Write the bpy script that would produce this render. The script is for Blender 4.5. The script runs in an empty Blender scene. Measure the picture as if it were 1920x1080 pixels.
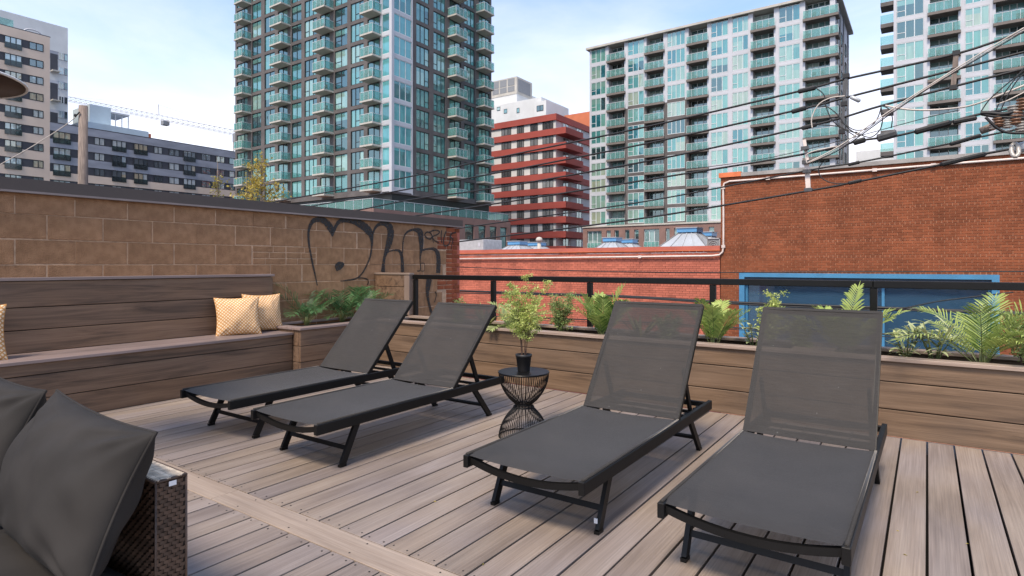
import bpy, math, random
from math import sin, cos, tan, pi, radians, hypot, sqrt
from mathutils import Vector, Matrix
random.seed(7)
S = bpy.context.scene
COL = S.collection

# ------------------------------------------------------------------ camera
FPX, YAW, VH, CAMH = 1118.0, radians(34.85), 496.0, 1.18
cam = bpy.data.cameras.new('camera')
cam.sensor_width = 36.0
cam.lens = 36.0 * FPX / 1920.0
cam.shift_y = (VH - 540.0) / 1920.0
cam.clip_start, cam.clip_end = 0.05, 3000.0
cam_o = bpy.data.objects.new('camera', cam)
COL.objects.link(cam_o)
cam_o.location = (0, 0, CAMH)
cam_o.rotation_euler = (pi / 2, 0, YAW)
S.camera = cam_o

# ------------------------------------------------------------------ sky and sun
SUN_EL, SUN_AZ = radians(56), math.atan2(0.12, -1.0)      # light comes from behind the viewer
sun_dir = Vector((sin(SUN_AZ) * cos(SUN_EL), cos(SUN_AZ) * cos(SUN_EL), sin(SUN_EL)))
W = bpy.data.worlds.new('World')
S.world = W
W.use_nodes = True
wn, wl = W.node_tree.nodes, W.node_tree.links
wn.clear()
w_out = wn.new('ShaderNodeOutputWorld')
w_bg = wn.new('ShaderNodeBackground')
w_bg.inputs['Strength'].default_value = 0.085
sky = wn.new('ShaderNodeTexSky')
sky.sky_type = 'NISHITA'
sky.sun_disc = False
sky.sun_elevation = SUN_EL
sky.sun_rotation = SUN_AZ
sky.air_density, sky.dust_density, sky.ozone_density = 1.0, 0.6, 2.0
tc = wn.new('ShaderNodeTexCoord')
mp = wn.new('ShaderNodeMapping')
mp.inputs['Scale'].default_value = (1.0, 1.0, 3.2)
nz = wn.new('ShaderNodeTexNoise')
nz.inputs['Scale'].default_value = 1.7
nz.inputs['Detail'].default_value = 7
nz.inputs['Roughness'].default_value = 0.55
nz.inputs['Distortion'].default_value = 0.4
sep = wn.new('ShaderNodeSeparateXYZ')
mr = wn.new('ShaderNodeMapRange')                            # more cloud towards the horizon
mr.inputs['From Min'].default_value = 0.0
mr.inputs['From Max'].default_value = 0.46
mr.inputs['To Min'].default_value = 0.50
mr.inputs['To Max'].default_value = -0.16
ad = wn.new('ShaderNodeMath'); ad.operation = 'ADD'
cr = wn.new('ShaderNodeMapRange')
cr.inputs['From Min'].default_value = 0.15
cr.inputs['From Max'].default_value = 1.15
cr.interpolation_type = 'SMOOTHSTEP'
mx = wn.new('ShaderNodeMix'); mx.data_type = 'RGBA'
mx.inputs['B'].default_value = (4.9, 4.72, 5.15, 1)
wl.new(tc.outputs['Generated'], mp.inputs['Vector'])
wl.new(mp.outputs['Vector'], nz.inputs['Vector'])
wl.new(tc.outputs['Generated'], sep.inputs['Vector'])
wl.new(sep.outputs['Z'], mr.inputs['Value'])
wl.new(nz.outputs['Fac'], ad.inputs[0])
wl.new(mr.outputs['Result'], ad.inputs[1])
wl.new(ad.outputs[0], cr.inputs['Value'])
wl.new(cr.outputs['Result'], mx.inputs['Factor'])
wl.new(sky.outputs['Color'], mx.inputs['A'])
wl.new(mx.outputs['Result'], w_bg.inputs['Color'])
wl.new(w_bg.outputs['Background'], w_out.inputs['Surface'])

sun = bpy.data.lights.new('sun', 'SUN')
sun.energy = 1.5
sun.angle = radians(14)
sun.color = (1.0, 0.86, 0.70)
sun_o = bpy.data.objects.new('sun', sun)
COL.objects.link(sun_o)
sun_o.location = (-30, -40, 60)
sun_o.rotation_euler = sun_dir.to_track_quat('Z', 'Y').to_euler()

S.view_settings.view_transform = 'Standard'
S.view_settings.look = 'None'
S.view_settings.exposure = 1.78
S.view_settings.gamma = 1.0
S.view_settings.use_curve_mapping = False

# ------------------------------------------------------------------ survey helper: a sight line met with a real plane
cF = Vector((-sin(YAW), cos(YAW), 0)); cR = Vector((cos(YAW), sin(YAW), 0))
def at(u, v, x=None, y=None, z=None, Z=None):
    d = cF + cR * ((u - 960) / FPX) + Vector((0, 0, (VH - v) / FPX))
    if x is not None: t = x / d.x
    elif y is not None: t = y / d.y
    elif z is not None: t = (z - CAMH) / d.z
    else: t = Z
    return Vector((0, 0, CAMH)) + d * t

# ------------------------------------------------------------------ materials
MATS = {}
def nodes_of(m):
    m.use_nodes = True
    nt = m.node_tree
    return nt, nt.nodes, nt.links, nt.nodes['Principled BSDF']

def mat(name, col, rough=0.6, metal=0.0, var=0.12, scale=6.0, bump=0.0, bscale=60.0, spec=0.5, island=0.0, objrand=0.0, detail=4, col2=None, stretch=None, stain=0.0):
    """plain surface with noise-driven colour variation, optional relief and per-piece variation"""
    if name in MATS: return MATS[name]
    m = bpy.data.materials.new(name); MATS[name] = m
    nt, n, l, b = nodes_of(m)
    b.inputs['Roughness'].default_value = rough
    b.inputs['Metallic'].default_value = metal
    b.inputs['Specular IOR Level'].default_value = spec
    t = n.new('ShaderNodeTexCoord')
    src = t.outputs['Object']
    if stretch:
        mm = n.new('ShaderNodeMapping'); mm.inputs['Scale'].default_value = stretch
        l.new(src, mm.inputs['Vector']); src = mm.outputs['Vector']
    z = n.new('ShaderNodeTexNoise'); z.inputs['Scale'].default_value = scale; z.inputs['Detail'].default_value = detail
    l.new(src, z.inputs['Vector'])
    r = n.new('ShaderNodeValToRGB')
    c2 = col2 or tuple(c * (1 - var) for c in col)
    c1 = tuple(min(1, c * (1 + var)) for c in col) if not col2 else col
    r.color_ramp.elements[0].position = 0.32; r.color_ramp.elements[0].color = (*c2, 1)
    r.color_ramp.elements[1].position = 0.68; r.color_ramp.elements[1].color = (*c1, 1)
    l.new(z.outputs['Fac'], r.inputs['Fac'])
    out = r.outputs['Color']
    if island or objrand:
        g = n.new('ShaderNodeNewGeometry'); oi = n.new('ShaderNodeObjectInfo')
        a = n.new('ShaderNodeMath'); a.operation = 'ADD'
        if island: l.new(g.outputs['Random Per Island'], a.inputs[0])
        else: a.inputs[0].default_value = 0
        l.new(oi.outputs['Random'], a.inputs[1])
        fr = n.new('ShaderNodeMath'); fr.operation = 'FRACT'; l.new(a.outputs[0], fr.inputs[0])
        amt = island or objrand
        mm = n.new('ShaderNodeMapRange'); mm.inputs['To Min'].default_value = 1 - amt; mm.inputs['To Max'].default_value = 1 + amt
        l.new(fr.outputs[0], mm.inputs['Value'])
        hs = n.new('ShaderNodeHueSaturation'); l.new(mm.outputs['Result'], hs.inputs['Value']); l.new(out, hs.inputs['Color'])
        out = hs.outputs['Color']
    if stain:                                              # weathering: broad run-off streaks and blotches
        sm_ = n.new('ShaderNodeMapping'); sm_.inputs['Scale'].default_value = (1.6, 1.6, 0.35); l.new(t.outputs['Object'], sm_.inputs['Vector'])
        sn = n.new('ShaderNodeTexNoise'); sn.inputs['Scale'].default_value = 1.3; sn.inputs['Detail'].default_value = 6; sn.inputs['Roughness'].default_value = 0.65; l.new(sm_.outputs['Vector'], sn.inputs['Vector'])
        sr = n.new('ShaderNodeMapRange'); sr.inputs['From Min'].default_value = 0.35; sr.inputs['From Max'].default_value = 0.62
        sr.inputs['To Min'].default_value = 1 - stain; sr.inputs['To Max'].default_value = 1.06; l.new(sn.outputs['Fac'], sr.inputs['Value'])
        h2 = n.new('ShaderNodeHueSaturation'); l.new(sr.outputs['Result'], h2.inputs['Value']); l.new(out, h2.inputs['Color']); out = h2.outputs['Color']
    l.new(out, b.inputs['Base Color'])
    if bump:
        z2 = n.new('ShaderNodeTexNoise'); z2.inputs['Scale'].default_value = bscale; z2.inputs['Detail'].default_value = 5
        l.new(src, z2.inputs['Vector'])
        bp = n.new('ShaderNodeBump'); bp.inputs['Strength'].default_value = bump; bp.inputs['Distance'].default_value = 0.01
        l.new(z2.outputs['Fac'], bp.inputs['Height']); l.new(bp.outputs['Normal'], b.inputs['Normal'])
    return m

def wood(name, axis, dark, mid, light, rough=0.55, streak=0.5, bump=0.25, tint=0.10, cool=None, lo_hi=(0.36, 0.49, 0.64)):
    """composite board: streaks and fine brushed grain along the board, every board different"""
    m = bpy.data.materials.new(name); MATS[name] = m
    nt, n, l, b = nodes_of(m)
    t = n.new('ShaderNodeTexCoord'); oi = n.new('ShaderNodeObjectInfo')
    mul = n.new('ShaderNodeMath'); mul.operation = 'MULTIPLY'; mul.inputs[1].default_value = 37.0
    l.new(oi.outputs['Random'], mul.inputs[0])
    av = n.new('ShaderNodeVectorMath'); av.operation = 'ADD'
    l.new(t.outputs['Object'], av.inputs[0]); l.new(mul.outputs[0], av.inputs[1])
    def mapped(sc):
        q = n.new('ShaderNodeMapping'); q.inputs['Scale'].default_value = sc
        l.new(av.outputs[0], q.inputs['Vector']); return q.outputs['Vector']
    def noise(sc, s, d, ro=0.55, dist=0.0):
        z = n.new('ShaderNodeTexNoise'); z.inputs['Scale'].default_value = s; z.inputs['Detail'].default_value = d
        z.inputs['Roughness'].default_value = ro; z.inputs['Distortion'].default_value = dist
        l.new(mapped(sc), z.inputs['Vector']); return z.outputs['Fac']
    lo = [14, 14, 14]; lo[axis] = 1.1
    fi = [160, 160, 160]; fi[axis] = 2.0
    big = [1.2, 1.2, 1.2]; big[axis] = 0.9
    a = noise(lo, 1.0, 5, 0.6, 0.8)
    f = noise(fi, 1.0, 3)
    g = noise(big, 1.0, 3)
    r = n.new('ShaderNodeValToRGB'); e = r.color_ramp.elements
    e[0].position = lo_hi[0]; e[0].color = (*dark, 1); e[1].position = lo_hi[2]; e[1].color = (*light, 1)
    k = e.new(lo_hi[1]); k.color = (*mid, 1)
    x = n.new('ShaderNodeMix'); x.data_type = 'FLOAT'; x.inputs['Factor'].default_value = 1 - streak
    l.new(a, x.inputs['A']); l.new(g, x.inputs['B'])
    l.new(x.outputs['Result'], r.inputs['Fac'])
    hs = n.new('ShaderNodeHueSaturation')
    mm = n.new('ShaderNodeMapRange'); mm.inputs['To Min'].default_value = 1 - tint; mm.inputs['To Max'].default_value = 1 + tint
    wn2 = n.new('ShaderNodeMath'); wn2.operation = 'FRACT'; l.new(mul.outputs[0], wn2.inputs[0])
    l.new(wn2.outputs[0], mm.inputs['Value'])
    fm = n.new('ShaderNodeMapRange'); fm.inputs['From Min'].default_value = 0.3; fm.inputs['From Max'].default_value = 0.7
    fm.inputs['To Min'].default_value = 0.80; fm.inputs['To Max'].default_value = 1.12
    l.new(f, fm.inputs['Value'])
    pm = n.new('ShaderNodeMath'); pm.operation = 'MULTIPLY'
    l.new(mm.outputs['Result'], pm.inputs[0]); l.new(fm.outputs['Result'], pm.inputs[1])
    l.new(pm.outputs[0], hs.inputs['Value'])
    sm = n.new('ShaderNodeMapRange'); sm.inputs['To Min'].default_value = 0.75; sm.inputs['To Max'].default_value = 1.2
    l.new(g, sm.inputs['Value']); l.new(sm.outputs['Result'], hs.inputs['Saturation'])
    src = r.outputs['Color']
    if cool:                                              # lilac-grey stretches between the tan ones
        cz = n.new('ShaderNodeMapRange'); cz.inputs['From Min'].default_value = 0.42; cz.inputs['From Max'].default_value = 0.62
        cz.inputs['To Max'].default_value = 0.65
        l.new(noise([c * 0.8 for c in big], 1.3, 2), cz.inputs['Value'])
        cm_ = n.new('ShaderNodeMix'); cm_.data_type = 'RGBA'; cm_.blend_type = 'MULTIPLY'; cm_.inputs['B'].default_value = (*cool, 1)
        l.new(cz.outputs['Result'], cm_.inputs['Factor']); l.new(src, cm_.inputs['A']); src = cm_.outputs['Result']
    l.new(src, hs.inputs['Color']); l.new(hs.outputs['Color'], b.inputs['Base Color'])
    b.inputs['Roughness'].default_value = rough
    bp = n.new('ShaderNodeBump'); bp.inputs['Strength'].default_value = bump; bp.inputs['Distance'].default_value = 0.004
    l.new(f, bp.inputs['Height']); l.new(bp.outputs['Normal'], b.inputs['Normal'])
    return m

def glass(name, cols, gloss=0.3, rough=0.03, tint=(0.75, 0.95, 0.95)):
    """opaque looking facade glass: blinds, dark rooms and painted-in reflections as pane colour under a tinted mirror coat"""
    m = bpy.data.materials.new(name); MATS[name] = m
    nt, n, l, b = nodes_of(m)
    g = n.new('ShaderNodeNewGeometry'); oi = n.new('ShaderNodeObjectInfo')
    a = n.new('ShaderNodeCombineXYZ')
    st = n.new('ShaderNodeMath'); st.operation = 'SNAP'; st.inputs[1].default_value = 0.34
    l.new(g.outputs['Random Per Island'], st.inputs[0])
    l.new(st.outputs[0], a.inputs[0]); l.new(oi.outputs['Random'], a.inputs[1])
    w = n.new('ShaderNodeTexWhiteNoise'); w.noise_dimensions = '3D'; l.new(a.outputs[0], w.inputs['Vector'])
    w2 = n.new('ShaderNodeTexWhiteNoise'); w2.noise_dimensions = '1D'; l.new(oi.outputs['Random'], w2.inputs['W'])
    xx = n.new('ShaderNodeMix'); xx.data_type = 'FLOAT'; xx.inputs['Factor'].default_value = 0.4
    l.new(w2.outputs['Value'], xx.inputs['A']); l.new(w.outputs['Value'], xx.inputs['B'])
    r = n.new('ShaderNodeValToRGB'); r.color_ramp.interpolation = 'CONSTANT'
    e = r.color_ramp.elements
    for i, c in enumerate(cols):
        p = 0.15 + 0.7 * i / len(cols)
        if i == 0: e[0].position = 0; e[0].color = (*c, 1)
        elif i == 1: e[1].position = p; e[1].color = (*c, 1)
        else: k = e.new(p); k.color = (*c, 1)
    l.new(xx.outputs['Result'], r.inputs['Fac'])
    t = n.new('ShaderNodeTexCoord')                       # soft folds of curtains and clutter behind the pane
    mp_ = n.new('ShaderNodeMapping'); mp_.inputs['Scale'].default_value = (3.0, 3.0, 0.35)
    av = n.new('ShaderNodeVectorMath'); av.operation = 'ADD'
    sc = n.new('ShaderNodeMath'); sc.operation = 'MULTIPLY'; sc.inputs[1].default_value = 91; l.new(oi.outputs['Random'], sc.inputs[0])
    l.new(t.outputs['Object'], av.inputs[0]); l.new(sc.outputs[0], av.inputs[1]); l.new(av.outputs[0], mp_.inputs['Vector'])
    z = n.new('ShaderNodeTexNoise'); z.inputs['Scale'].default_value = 1.0; z.inputs['Detail'].default_value = 3
    l.new(mp_.outputs['Vector'], z.inputs['Vector'])
    mm = n.new('ShaderNodeMapRange'); mm.inputs['To Min'].default_value = 0.55; mm.inputs['To Max'].default_value = 1.4
    l.new(z.outputs['Fac'], mm.inputs['Value'])
    hs = n.new('ShaderNodeHueSaturation'); l.new(mm.outputs['Result'], hs.inputs['Value']); l.new(r.outputs['Color'], hs.inputs['Color'])
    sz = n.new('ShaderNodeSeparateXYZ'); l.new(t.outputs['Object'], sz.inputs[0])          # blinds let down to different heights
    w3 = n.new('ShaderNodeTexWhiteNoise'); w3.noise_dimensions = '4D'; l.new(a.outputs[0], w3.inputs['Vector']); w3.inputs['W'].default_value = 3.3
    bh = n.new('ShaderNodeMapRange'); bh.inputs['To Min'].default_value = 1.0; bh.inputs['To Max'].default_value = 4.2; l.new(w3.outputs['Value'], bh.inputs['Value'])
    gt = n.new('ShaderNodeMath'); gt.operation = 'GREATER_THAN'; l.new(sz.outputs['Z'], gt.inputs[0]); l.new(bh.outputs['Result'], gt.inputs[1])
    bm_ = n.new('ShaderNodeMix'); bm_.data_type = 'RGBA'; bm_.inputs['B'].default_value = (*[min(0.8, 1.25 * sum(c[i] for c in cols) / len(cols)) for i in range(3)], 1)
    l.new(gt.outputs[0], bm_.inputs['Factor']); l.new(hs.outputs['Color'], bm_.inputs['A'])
    l.new(bm_.outputs['Result'], b.inputs['Base Color'])
    b.inputs['Roughness'].default_value = 0.25
    gl = n.new('ShaderNodeBsdfGlossy'); gl.inputs['Roughness'].default_value = rough; gl.inputs['Color'].default_value = (*tint, 1)
    # panes are never perfectly flat: slight waviness breaks the mirror image
    zb = n.new('ShaderNodeTexNoise'); zb.inputs['Scale'].default_value = 0.6; l.new(av.outputs[0], zb.inputs['Vector'])
    bp = n.new('ShaderNodeBump'); bp.inputs['Strength'].default_value = 0.12; bp.inputs['Distance'].default_value = 0.2
    l.new(zb.outputs['Fac'], bp.inputs['Height']); l.new(bp.outputs['Normal'], gl.inputs['Normal'])
    fr = n.new('ShaderNodeFresnel'); fr.inputs['IOR'].default_value = 1.5
    ms = n.new('ShaderNodeMath'); ms.operation = 'ADD'; ms.inputs[1].default_value = gloss; ms.use_clamp = True
    l.new(fr.outputs[0], ms.inputs[0])
    mix = n.new('ShaderNodeMixShader'); l.new(ms.outputs[0], mix.inputs[0]); l.new(b.outputs[0], mix.inputs[1]); l.new(gl.outputs[0], mix.inputs[2])
    l.new(mix.outputs[0], n['Material Output'].inputs['Surface'])
    return m

def clear_glass(name, col, opac):
    m = bpy.data.materials.new(name); MATS[name] = m
    nt, n, l, b = nodes_of(m)
    b.inputs['Base Color'].default_value = (*col, 1); b.inputs['Roughness'].default_value = 0.05
    b.inputs['Specular IOR Level'].default_value = 0.8
    tr = n.new('ShaderNodeBsdfTransparent'); tr.inputs['Color'].default_value = (0.75, 0.93, 0.92, 1)
    mix = n.new('ShaderNodeMixShader'); mix.inputs[0].default_value = opac
    l.new(tr.outputs[0], mix.inputs[1]); l.new(b.outputs[0], mix.inputs[2]); l.new(mix.outputs[0], n['Material Output'].inputs['Surface'])
    return m

def mesh_fabric(name):
    """open sling weave: threads with pin holes; holes close at grazing view"""
    m = bpy.data.materials.new(name); MATS[name] = m
    nt, n, l, b = nodes_of(m)
    t = n.new('ShaderNodeTexCoord')
    z = n.new('ShaderNodeTexNoise'); z.inputs['Scale'].default_value = 3.5; z.inputs['Detail'].default_value = 4; l.new(t.outputs['Object'], z.inputs['Vector'])
    v = n.new('ShaderNodeTexNoise'); v.inputs['Scale'].default_value = 420; v.inputs['Detail'].default_value = 1; l.new(t.outputs['Object'], v.inputs['Vector'])
    r = n.new('ShaderNodeValToRGB'); r.color_ramp.elements[0].position = 0.3; r.color_ramp.elements[1].position = 0.72
    r.color_ramp.elements[0].color = (0.013, 0.0118, 0.0107, 1); r.color_ramp.elements[1].color = (0.040, 0.0358, 0.0322, 1)
    b.inputs['Sheen Weight'].default_value = 0.22; b.inputs['Sheen Roughness'].default_value = 0.28; b.inputs['Sheen Tint'].default_value = (1.0, 0.94, 0.87, 1)
    mq = n.new('ShaderNodeMapping'); mq.inputs['Scale'].default_value = (14, 150, 150); l.new(t.outputs['Object'], mq.inputs['Vector'])
    zs = n.new('ShaderNodeTexNoise'); zs.inputs['Scale'].default_value = 1.0; zs.inputs['Detail'].default_value = 2; l.new(mq.outputs['Vector'], zs.inputs['Vector'])
    zm = n.new('ShaderNodeMix'); zm.data_type = 'FLOAT'; zm.inputs['Factor'].default_value = 0.45
    l.new(z.outputs['Fac'], zm.inputs['A']); l.new(zs.outputs['Fac'], zm.inputs['B'])
    mm = n.new('ShaderNodeMix'); mm.data_type = 'FLOAT'; mm.inputs['Factor'].default_value = 0.4
    l.new(zm.outputs['Result'], mm.inputs['A']); l.new(v.outputs['Fac'], mm.inputs['B']); l.new(mm.outputs['Result'], r.inputs['Fac'])
    # sparse pale lint specks and dry water marks
    vo = n.new('ShaderNodeTexVoronoi'); vo.inputs['Scale'].default_value = 9; l.new(t.outputs['Object'], vo.inputs['Vector'])
    lt = n.new('ShaderNodeMath'); lt.operation = 'LESS_THAN'; lt.inputs[1].default_value = 0.035; l.new(vo.outputs['Distance'], lt.inputs[0])
    cx = n.new('ShaderNodeMix'); cx.data_type = 'RGBA'; cx.inputs['B'].default_value = (0.08, 0.077, 0.073, 1)
    l.new(lt.outputs[0], cx.inputs['Factor']); l.new(r.outputs['Color'], cx.inputs['A'])
    l.new(cx.outputs['Result'], b.inputs['Base Color'])
    b.inputs['Roughness'].default_value = 0.82
    b.inputs['Specular IOR Level'].default_value = 0.5
    bp = n.new('ShaderNodeBump'); bp.inputs['Strength'].default_value = 0.35; bp.inputs['Distance'].default_value = 0.002
    l.new(v.outputs['Fac'], bp.inputs['Height']); l.new(bp.outputs['Normal'], b.inputs['Normal'])
    lw = n.new('ShaderNodeLayerWeight'); lw.inputs['Blend'].default_value = 0.35
    mr_ = n.new('ShaderNodeMapRange'); mr_.inputs['From Min'].default_value = 0.1; mr_.inputs['From Max'].default_value = 0.6
    mr_.inputs['To Min'].default_value = 0.895; mr_.inputs['To Max'].default_value = 1.0
    l.new(lw.outputs['Facing'], mr_.inputs['Value'])
    tr = n.new('ShaderNodeBsdfTransparent')
    mix = n.new('ShaderNodeMixShader'); l.new(mr_.outputs['Result'], mix.inputs[0]); l.new(tr.outputs[0], mix.inputs[1]); l.new(b.outputs[0], mix.inputs[2])
    l.new(mix.outputs[0], n['Material Output'].inputs['Surface'])
    return m

def leaf_mat(name, a, c, rough=0.45, trans=0.25):
    m = bpy.data.materials.new(name); MATS[name] = m
    nt, n, l, b = nodes_of(m)
    g = n.new('ShaderNodeNewGeometry'); oi = n.new('ShaderNodeObjectInfo')
    t = n.new('ShaderNodeTexCoord')
    z = n.new('ShaderNodeTexNoise'); z.inputs['Scale'].default_value = 8; l.new(t.outputs['Object'], z.inputs['Vector'])
    s = n.new('ShaderNodeMath'); s.operation = 'MULTIPLY_ADD'; s.inputs[1].default_value = 0.35; l.new(g.outputs['Random Per Island'], s.inputs[0]); l.new(z.outputs['Fac'], s.inputs[2])
    s2 = n.new('ShaderNodeMath'); s2.operation = 'MULTIPLY_ADD'; s2.inputs[1].default_value = 0.5; l.new(oi.outputs['Random'], s2.inputs[0]); l.new(s.outputs[0], s2.inputs[2])
    r = n.new('ShaderNodeValToRGB'); r.color_ramp.elements[0].position = 0.45; r.color_ramp.elements[1].position = 1.25 if False else 1.0
    r.color_ramp.elements[0].color = (*a, 1); r.color_ramp.elements[1].color = (*c, 1)
    l.new(s2.outputs[0], r.inputs['Fac']); l.new(r.outputs['Color'], b.inputs['Base Color'])
    b.inputs['Roughness'].default_value = rough
    tl = n.new('ShaderNodeBsdfTranslucent'); l.new(r.outputs['Color'], tl.inputs['Color'])
    mix = n.new('ShaderNodeMixShader'); mix.inputs[0].default_value = trans
    l.new(b.outputs[0], mix.inputs[1]); l.new(tl.outputs[0], mix.inputs[2]); l.new(mix.outputs[0], n['Material Output'].inputs['Surface'])
    return m

def lattice_cloth(name):
    """mustard cushion cloth with a woven pale diamond lattice"""
    m = bpy.data.materials.new(name); MATS[name] = m
    nt, n, l, b = nodes_of(m)
    t = n.new('ShaderNodeTexCoord')
    mp_ = n.new('ShaderNodeMapping'); mp_.inputs['Rotation'].default_value = (0, 0, radians(45)); mp_.inputs['Scale'].default_value = (82, 82, 0)
    l.new(t.outputs['UV'], mp_.inputs['Vector'])
    sx = n.new('ShaderNodeSeparateXYZ'); l.new(mp_.outputs['Vector'], sx.inputs[0])
    def tri(o):
        p = n.new('ShaderNodeMath'); p.operation = 'PINGPONG'; p.inputs[1].default_value = 1.0; l.new(o, p.inputs[0]); return p.outputs[0]
    mn = n.new('ShaderNodeMath'); mn.operation = 'MINIMUM'; l.new(tri(sx.outputs[0]), mn.inputs[0]); l.new(tri(sx.outputs[1]), mn.inputs[1])
    r = n.new('ShaderNodeValToRGB'); r.color_ramp.elements[0].position = 0.30; r.color_ramp.elements[1].position = 0.52
    r.color_ramp.elements[0].color = (0.52, 0.26, 0.085, 1); r.color_ramp.elements[1].color = (0.76, 0.62, 0.43, 1)
    l.new(mn.outputs[0], r.inputs['Fac'])
    z = n.new('ShaderNodeTexNoise'); z.inputs['Scale'].default_value = 9; l.new(t.outputs['Object'], z.inputs['Vector'])
    mm = n.new('ShaderNodeMapRange'); mm.inputs['To Min'].default_value = 0.75; mm.inputs['To Max'].default_value = 1.2; l.new(z.outputs['Fac'], mm.inputs['Value'])
    hs = n.new('ShaderNodeHueSaturation'); l.new(mm.outputs['Result'], hs.inputs['Value']); l.new(r.outputs['Color'], hs.inputs['Color'])
    l.new(hs.outputs['Color'], b.inputs['Base Color']); b.inputs['Roughness'].default_value = 0.85
    bp = n.new('ShaderNodeBump'); bp.inputs['Strength'].default_value = 0.5; bp.inputs['Distance'].default_value = 0.004
    l.new(mn.outputs[0], bp.inputs['Height']); l.new(bp.outputs['Normal'], b.inputs['Normal'])
    return m

M = MATS
wood('deck board', 1, (0.146, 0.107, 0.080), (0.236, 0.184, 0.143), (0.314, 0.257, 0.208), rough=0.5, streak=0.45, bump=0.35, tint=0.05, cool=(0.86, 0.92, 1.12), lo_hi=(0.30, 0.48, 0.68))
wood('deck board across', 0, (0.24, 0.18, 0.135), (0.320, 0.250, 0.195), (0.375, 0.300, 0.240), rough=0.5, streak=0.5, bump=0.3, tint=0.05)
wood('bench plank', 1, (0.062, 0.035, 0.019), (0.145, 0.084, 0.048), (0.198, 0.120, 0.072), rough=0.6, streak=0.72, bump=0.25)
wood('planter plank', 0, (0.080, 0.048, 0.027), (0.145, 0.090, 0.052), (0.195, 0.126, 0.078), rough=0.6, streak=0.72, bump=0.25)
wood('cap along y', 1, (0.14, 0.105, 0.095), (0.215, 0.160, 0.145), (0.27, 0.205, 0.185), rough=0.45, streak=0.5)
wood('cap along x', 0, (0.20, 0.145, 0.11), (0.28, 0.205, 0.16), (0.34, 0.26, 0.205), rough=0.45, streak=0.5)
wood('corner board', 2, (0.13, 0.09, 0.07), (0.20, 0.145, 0.115), (0.25, 0.185, 0.15), rough=0.5, streak=0.5)
mat('deck shadow', (0.006, 0.005, 0.0045), 0.9)
mat('screw head', (0.05, 0.045, 0.04), 0.5, 0.6)
mat('black metal', (0.0045, 0.0042, 0.0040), 0.5, 0.0, 0.15, 12, spec=0.28)
mat('rail metal', (0.004, 0.0038, 0.0037), 0.4, 0.0, 0.15, 8, bump=0.05, bscale=40, spec=0.3)
mesh_fabric('sling fabric')
mat('sticker white', (0.7, 0.7, 0.7), 0.5)
mat('block', (0.355, 0.200, 0.108), 0.92, 0, 0.20, 13.0, bump=0.9, bscale=90, objrand=0.07, col2=(0.250, 0.138, 0.073), detail=9, stain=0.13, spec=0.2)
mat('block mortar', (0.47, 0.31, 0.20), 0.95, 0, 0.2, 20, bump=0.5, bscale=80, spec=0.2)
mat('red brick', (0.24, 0.068, 0.030), 0.9, 0, 0.18, 9, bump=0.3, bscale=70, island=0.22, spec=0.25)
mat('wall brick', (0.215, 0.066, 0.029), 0.88, 0, 0.15, 1.4, bump=0.3, bscale=60, island=0.17, spec=0.25, stain=0.17)
mat('wall mortar', (0.36, 0.185, 0.115), 0.95, 0, 0.25, 2.5, spec=0.2)
mat('pink brick', (0.45, 0.13, 0.08), 0.75, 0, 0.14, 1.6, bump=0.25, bscale=60, island=0.14, spec=0.35, stain=0.20)
mat('pink mortar', (0.20, 0.065, 0.045), 0.9, 0, 0.15, 3)
mat('coping metal', (0.050, 0.036, 0.031), 0.40, 0.0, 0.18, 2.0, stretch=(1, 0.2, 1))
mat('coping lip', (0.19, 0.155, 0.145), 0.4, 0.0, 0.15, 3)
mat('spray paint', (0.016, 0.014, 0.013), 0.6, 0, 0.2, 10)
mat('soil', (0.022, 0.016, 0.011), 0.95, 0, 0.4, 30, bump=0.9, bscale=40)
lattice_cloth('cushion lattice')
def worn_paint(m):
    nt, n, l, b = nodes_of(m)
    t = n.new('ShaderNodeTexCoord'); z = n.new('ShaderNodeTexNoise'); z.inputs['Scale'].default_value = 38; z.inputs['Detail'].default_value = 6
    l.new(t.outputs['Object'], z.inputs['Vector']); r = n.new('ShaderNodeMapRange'); r.inputs['From Min'].default_value = 0.33; r.inputs['From Max'].default_value = 0.52
    r.inputs['To Min'].default_value = 0.45; r.inputs['To Max'].default_value = 0.97; l.new(z.outputs['Fac'], r.inputs['Value'])
    tr = n.new('ShaderNodeBsdfTransparent'); mix = n.new('ShaderNodeMixShader'); l.new(r.outputs['Result'], mix.inputs[0]); l.new(tr.outputs[0], mix.inputs[1]); l.new(b.outputs[0], mix.inputs[2])
    l.new(mix.outputs[0], n['Material Output'].inputs['Surface'])
worn_paint(M['spray paint'])
mat('charcoal cloth', (0.022, 0.0195, 0.0175), 0.85, 0, 0.25, 5, bump=0.10, bscale=600, spec=0.3)
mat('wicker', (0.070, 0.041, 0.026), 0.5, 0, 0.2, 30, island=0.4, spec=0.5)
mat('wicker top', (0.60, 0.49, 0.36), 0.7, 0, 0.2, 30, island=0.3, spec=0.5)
mat('pot black', (0.012, 0.011, 0.011), 0.5)
mat('stem brown', (0.085, 0.045, 0.028), 0.7)
mat('stem green', (0.11, 0.13, 0.045), 0.6)
leaf_mat('palm dark', (0.024, 0.078, 0.026), (0.090, 0.205, 0.075), trans=0.2)
leaf_mat('palm light', (0.075, 0.160, 0.030), (0.38, 0.46, 0.12), trans=0.3)
leaf_mat('fern light', (0.22, 0.33, 0.06), (0.58, 0.64, 0.20), trans=0.35)
leaf_mat('fern mid', (0.12, 0.20, 0.050), (0.38, 0.45, 0.17), trans=0.3)
leaf_mat('broad leaf', (0.065, 0.115, 0.045), (0.44, 0.47, 0.23), rough=0.35, trans=0.15)
leaf_mat('spike leaf', (0.028, 0.050, 0.016), (0.20, 0.20, 0.045), rough=0.35, trans=0.1)
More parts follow.
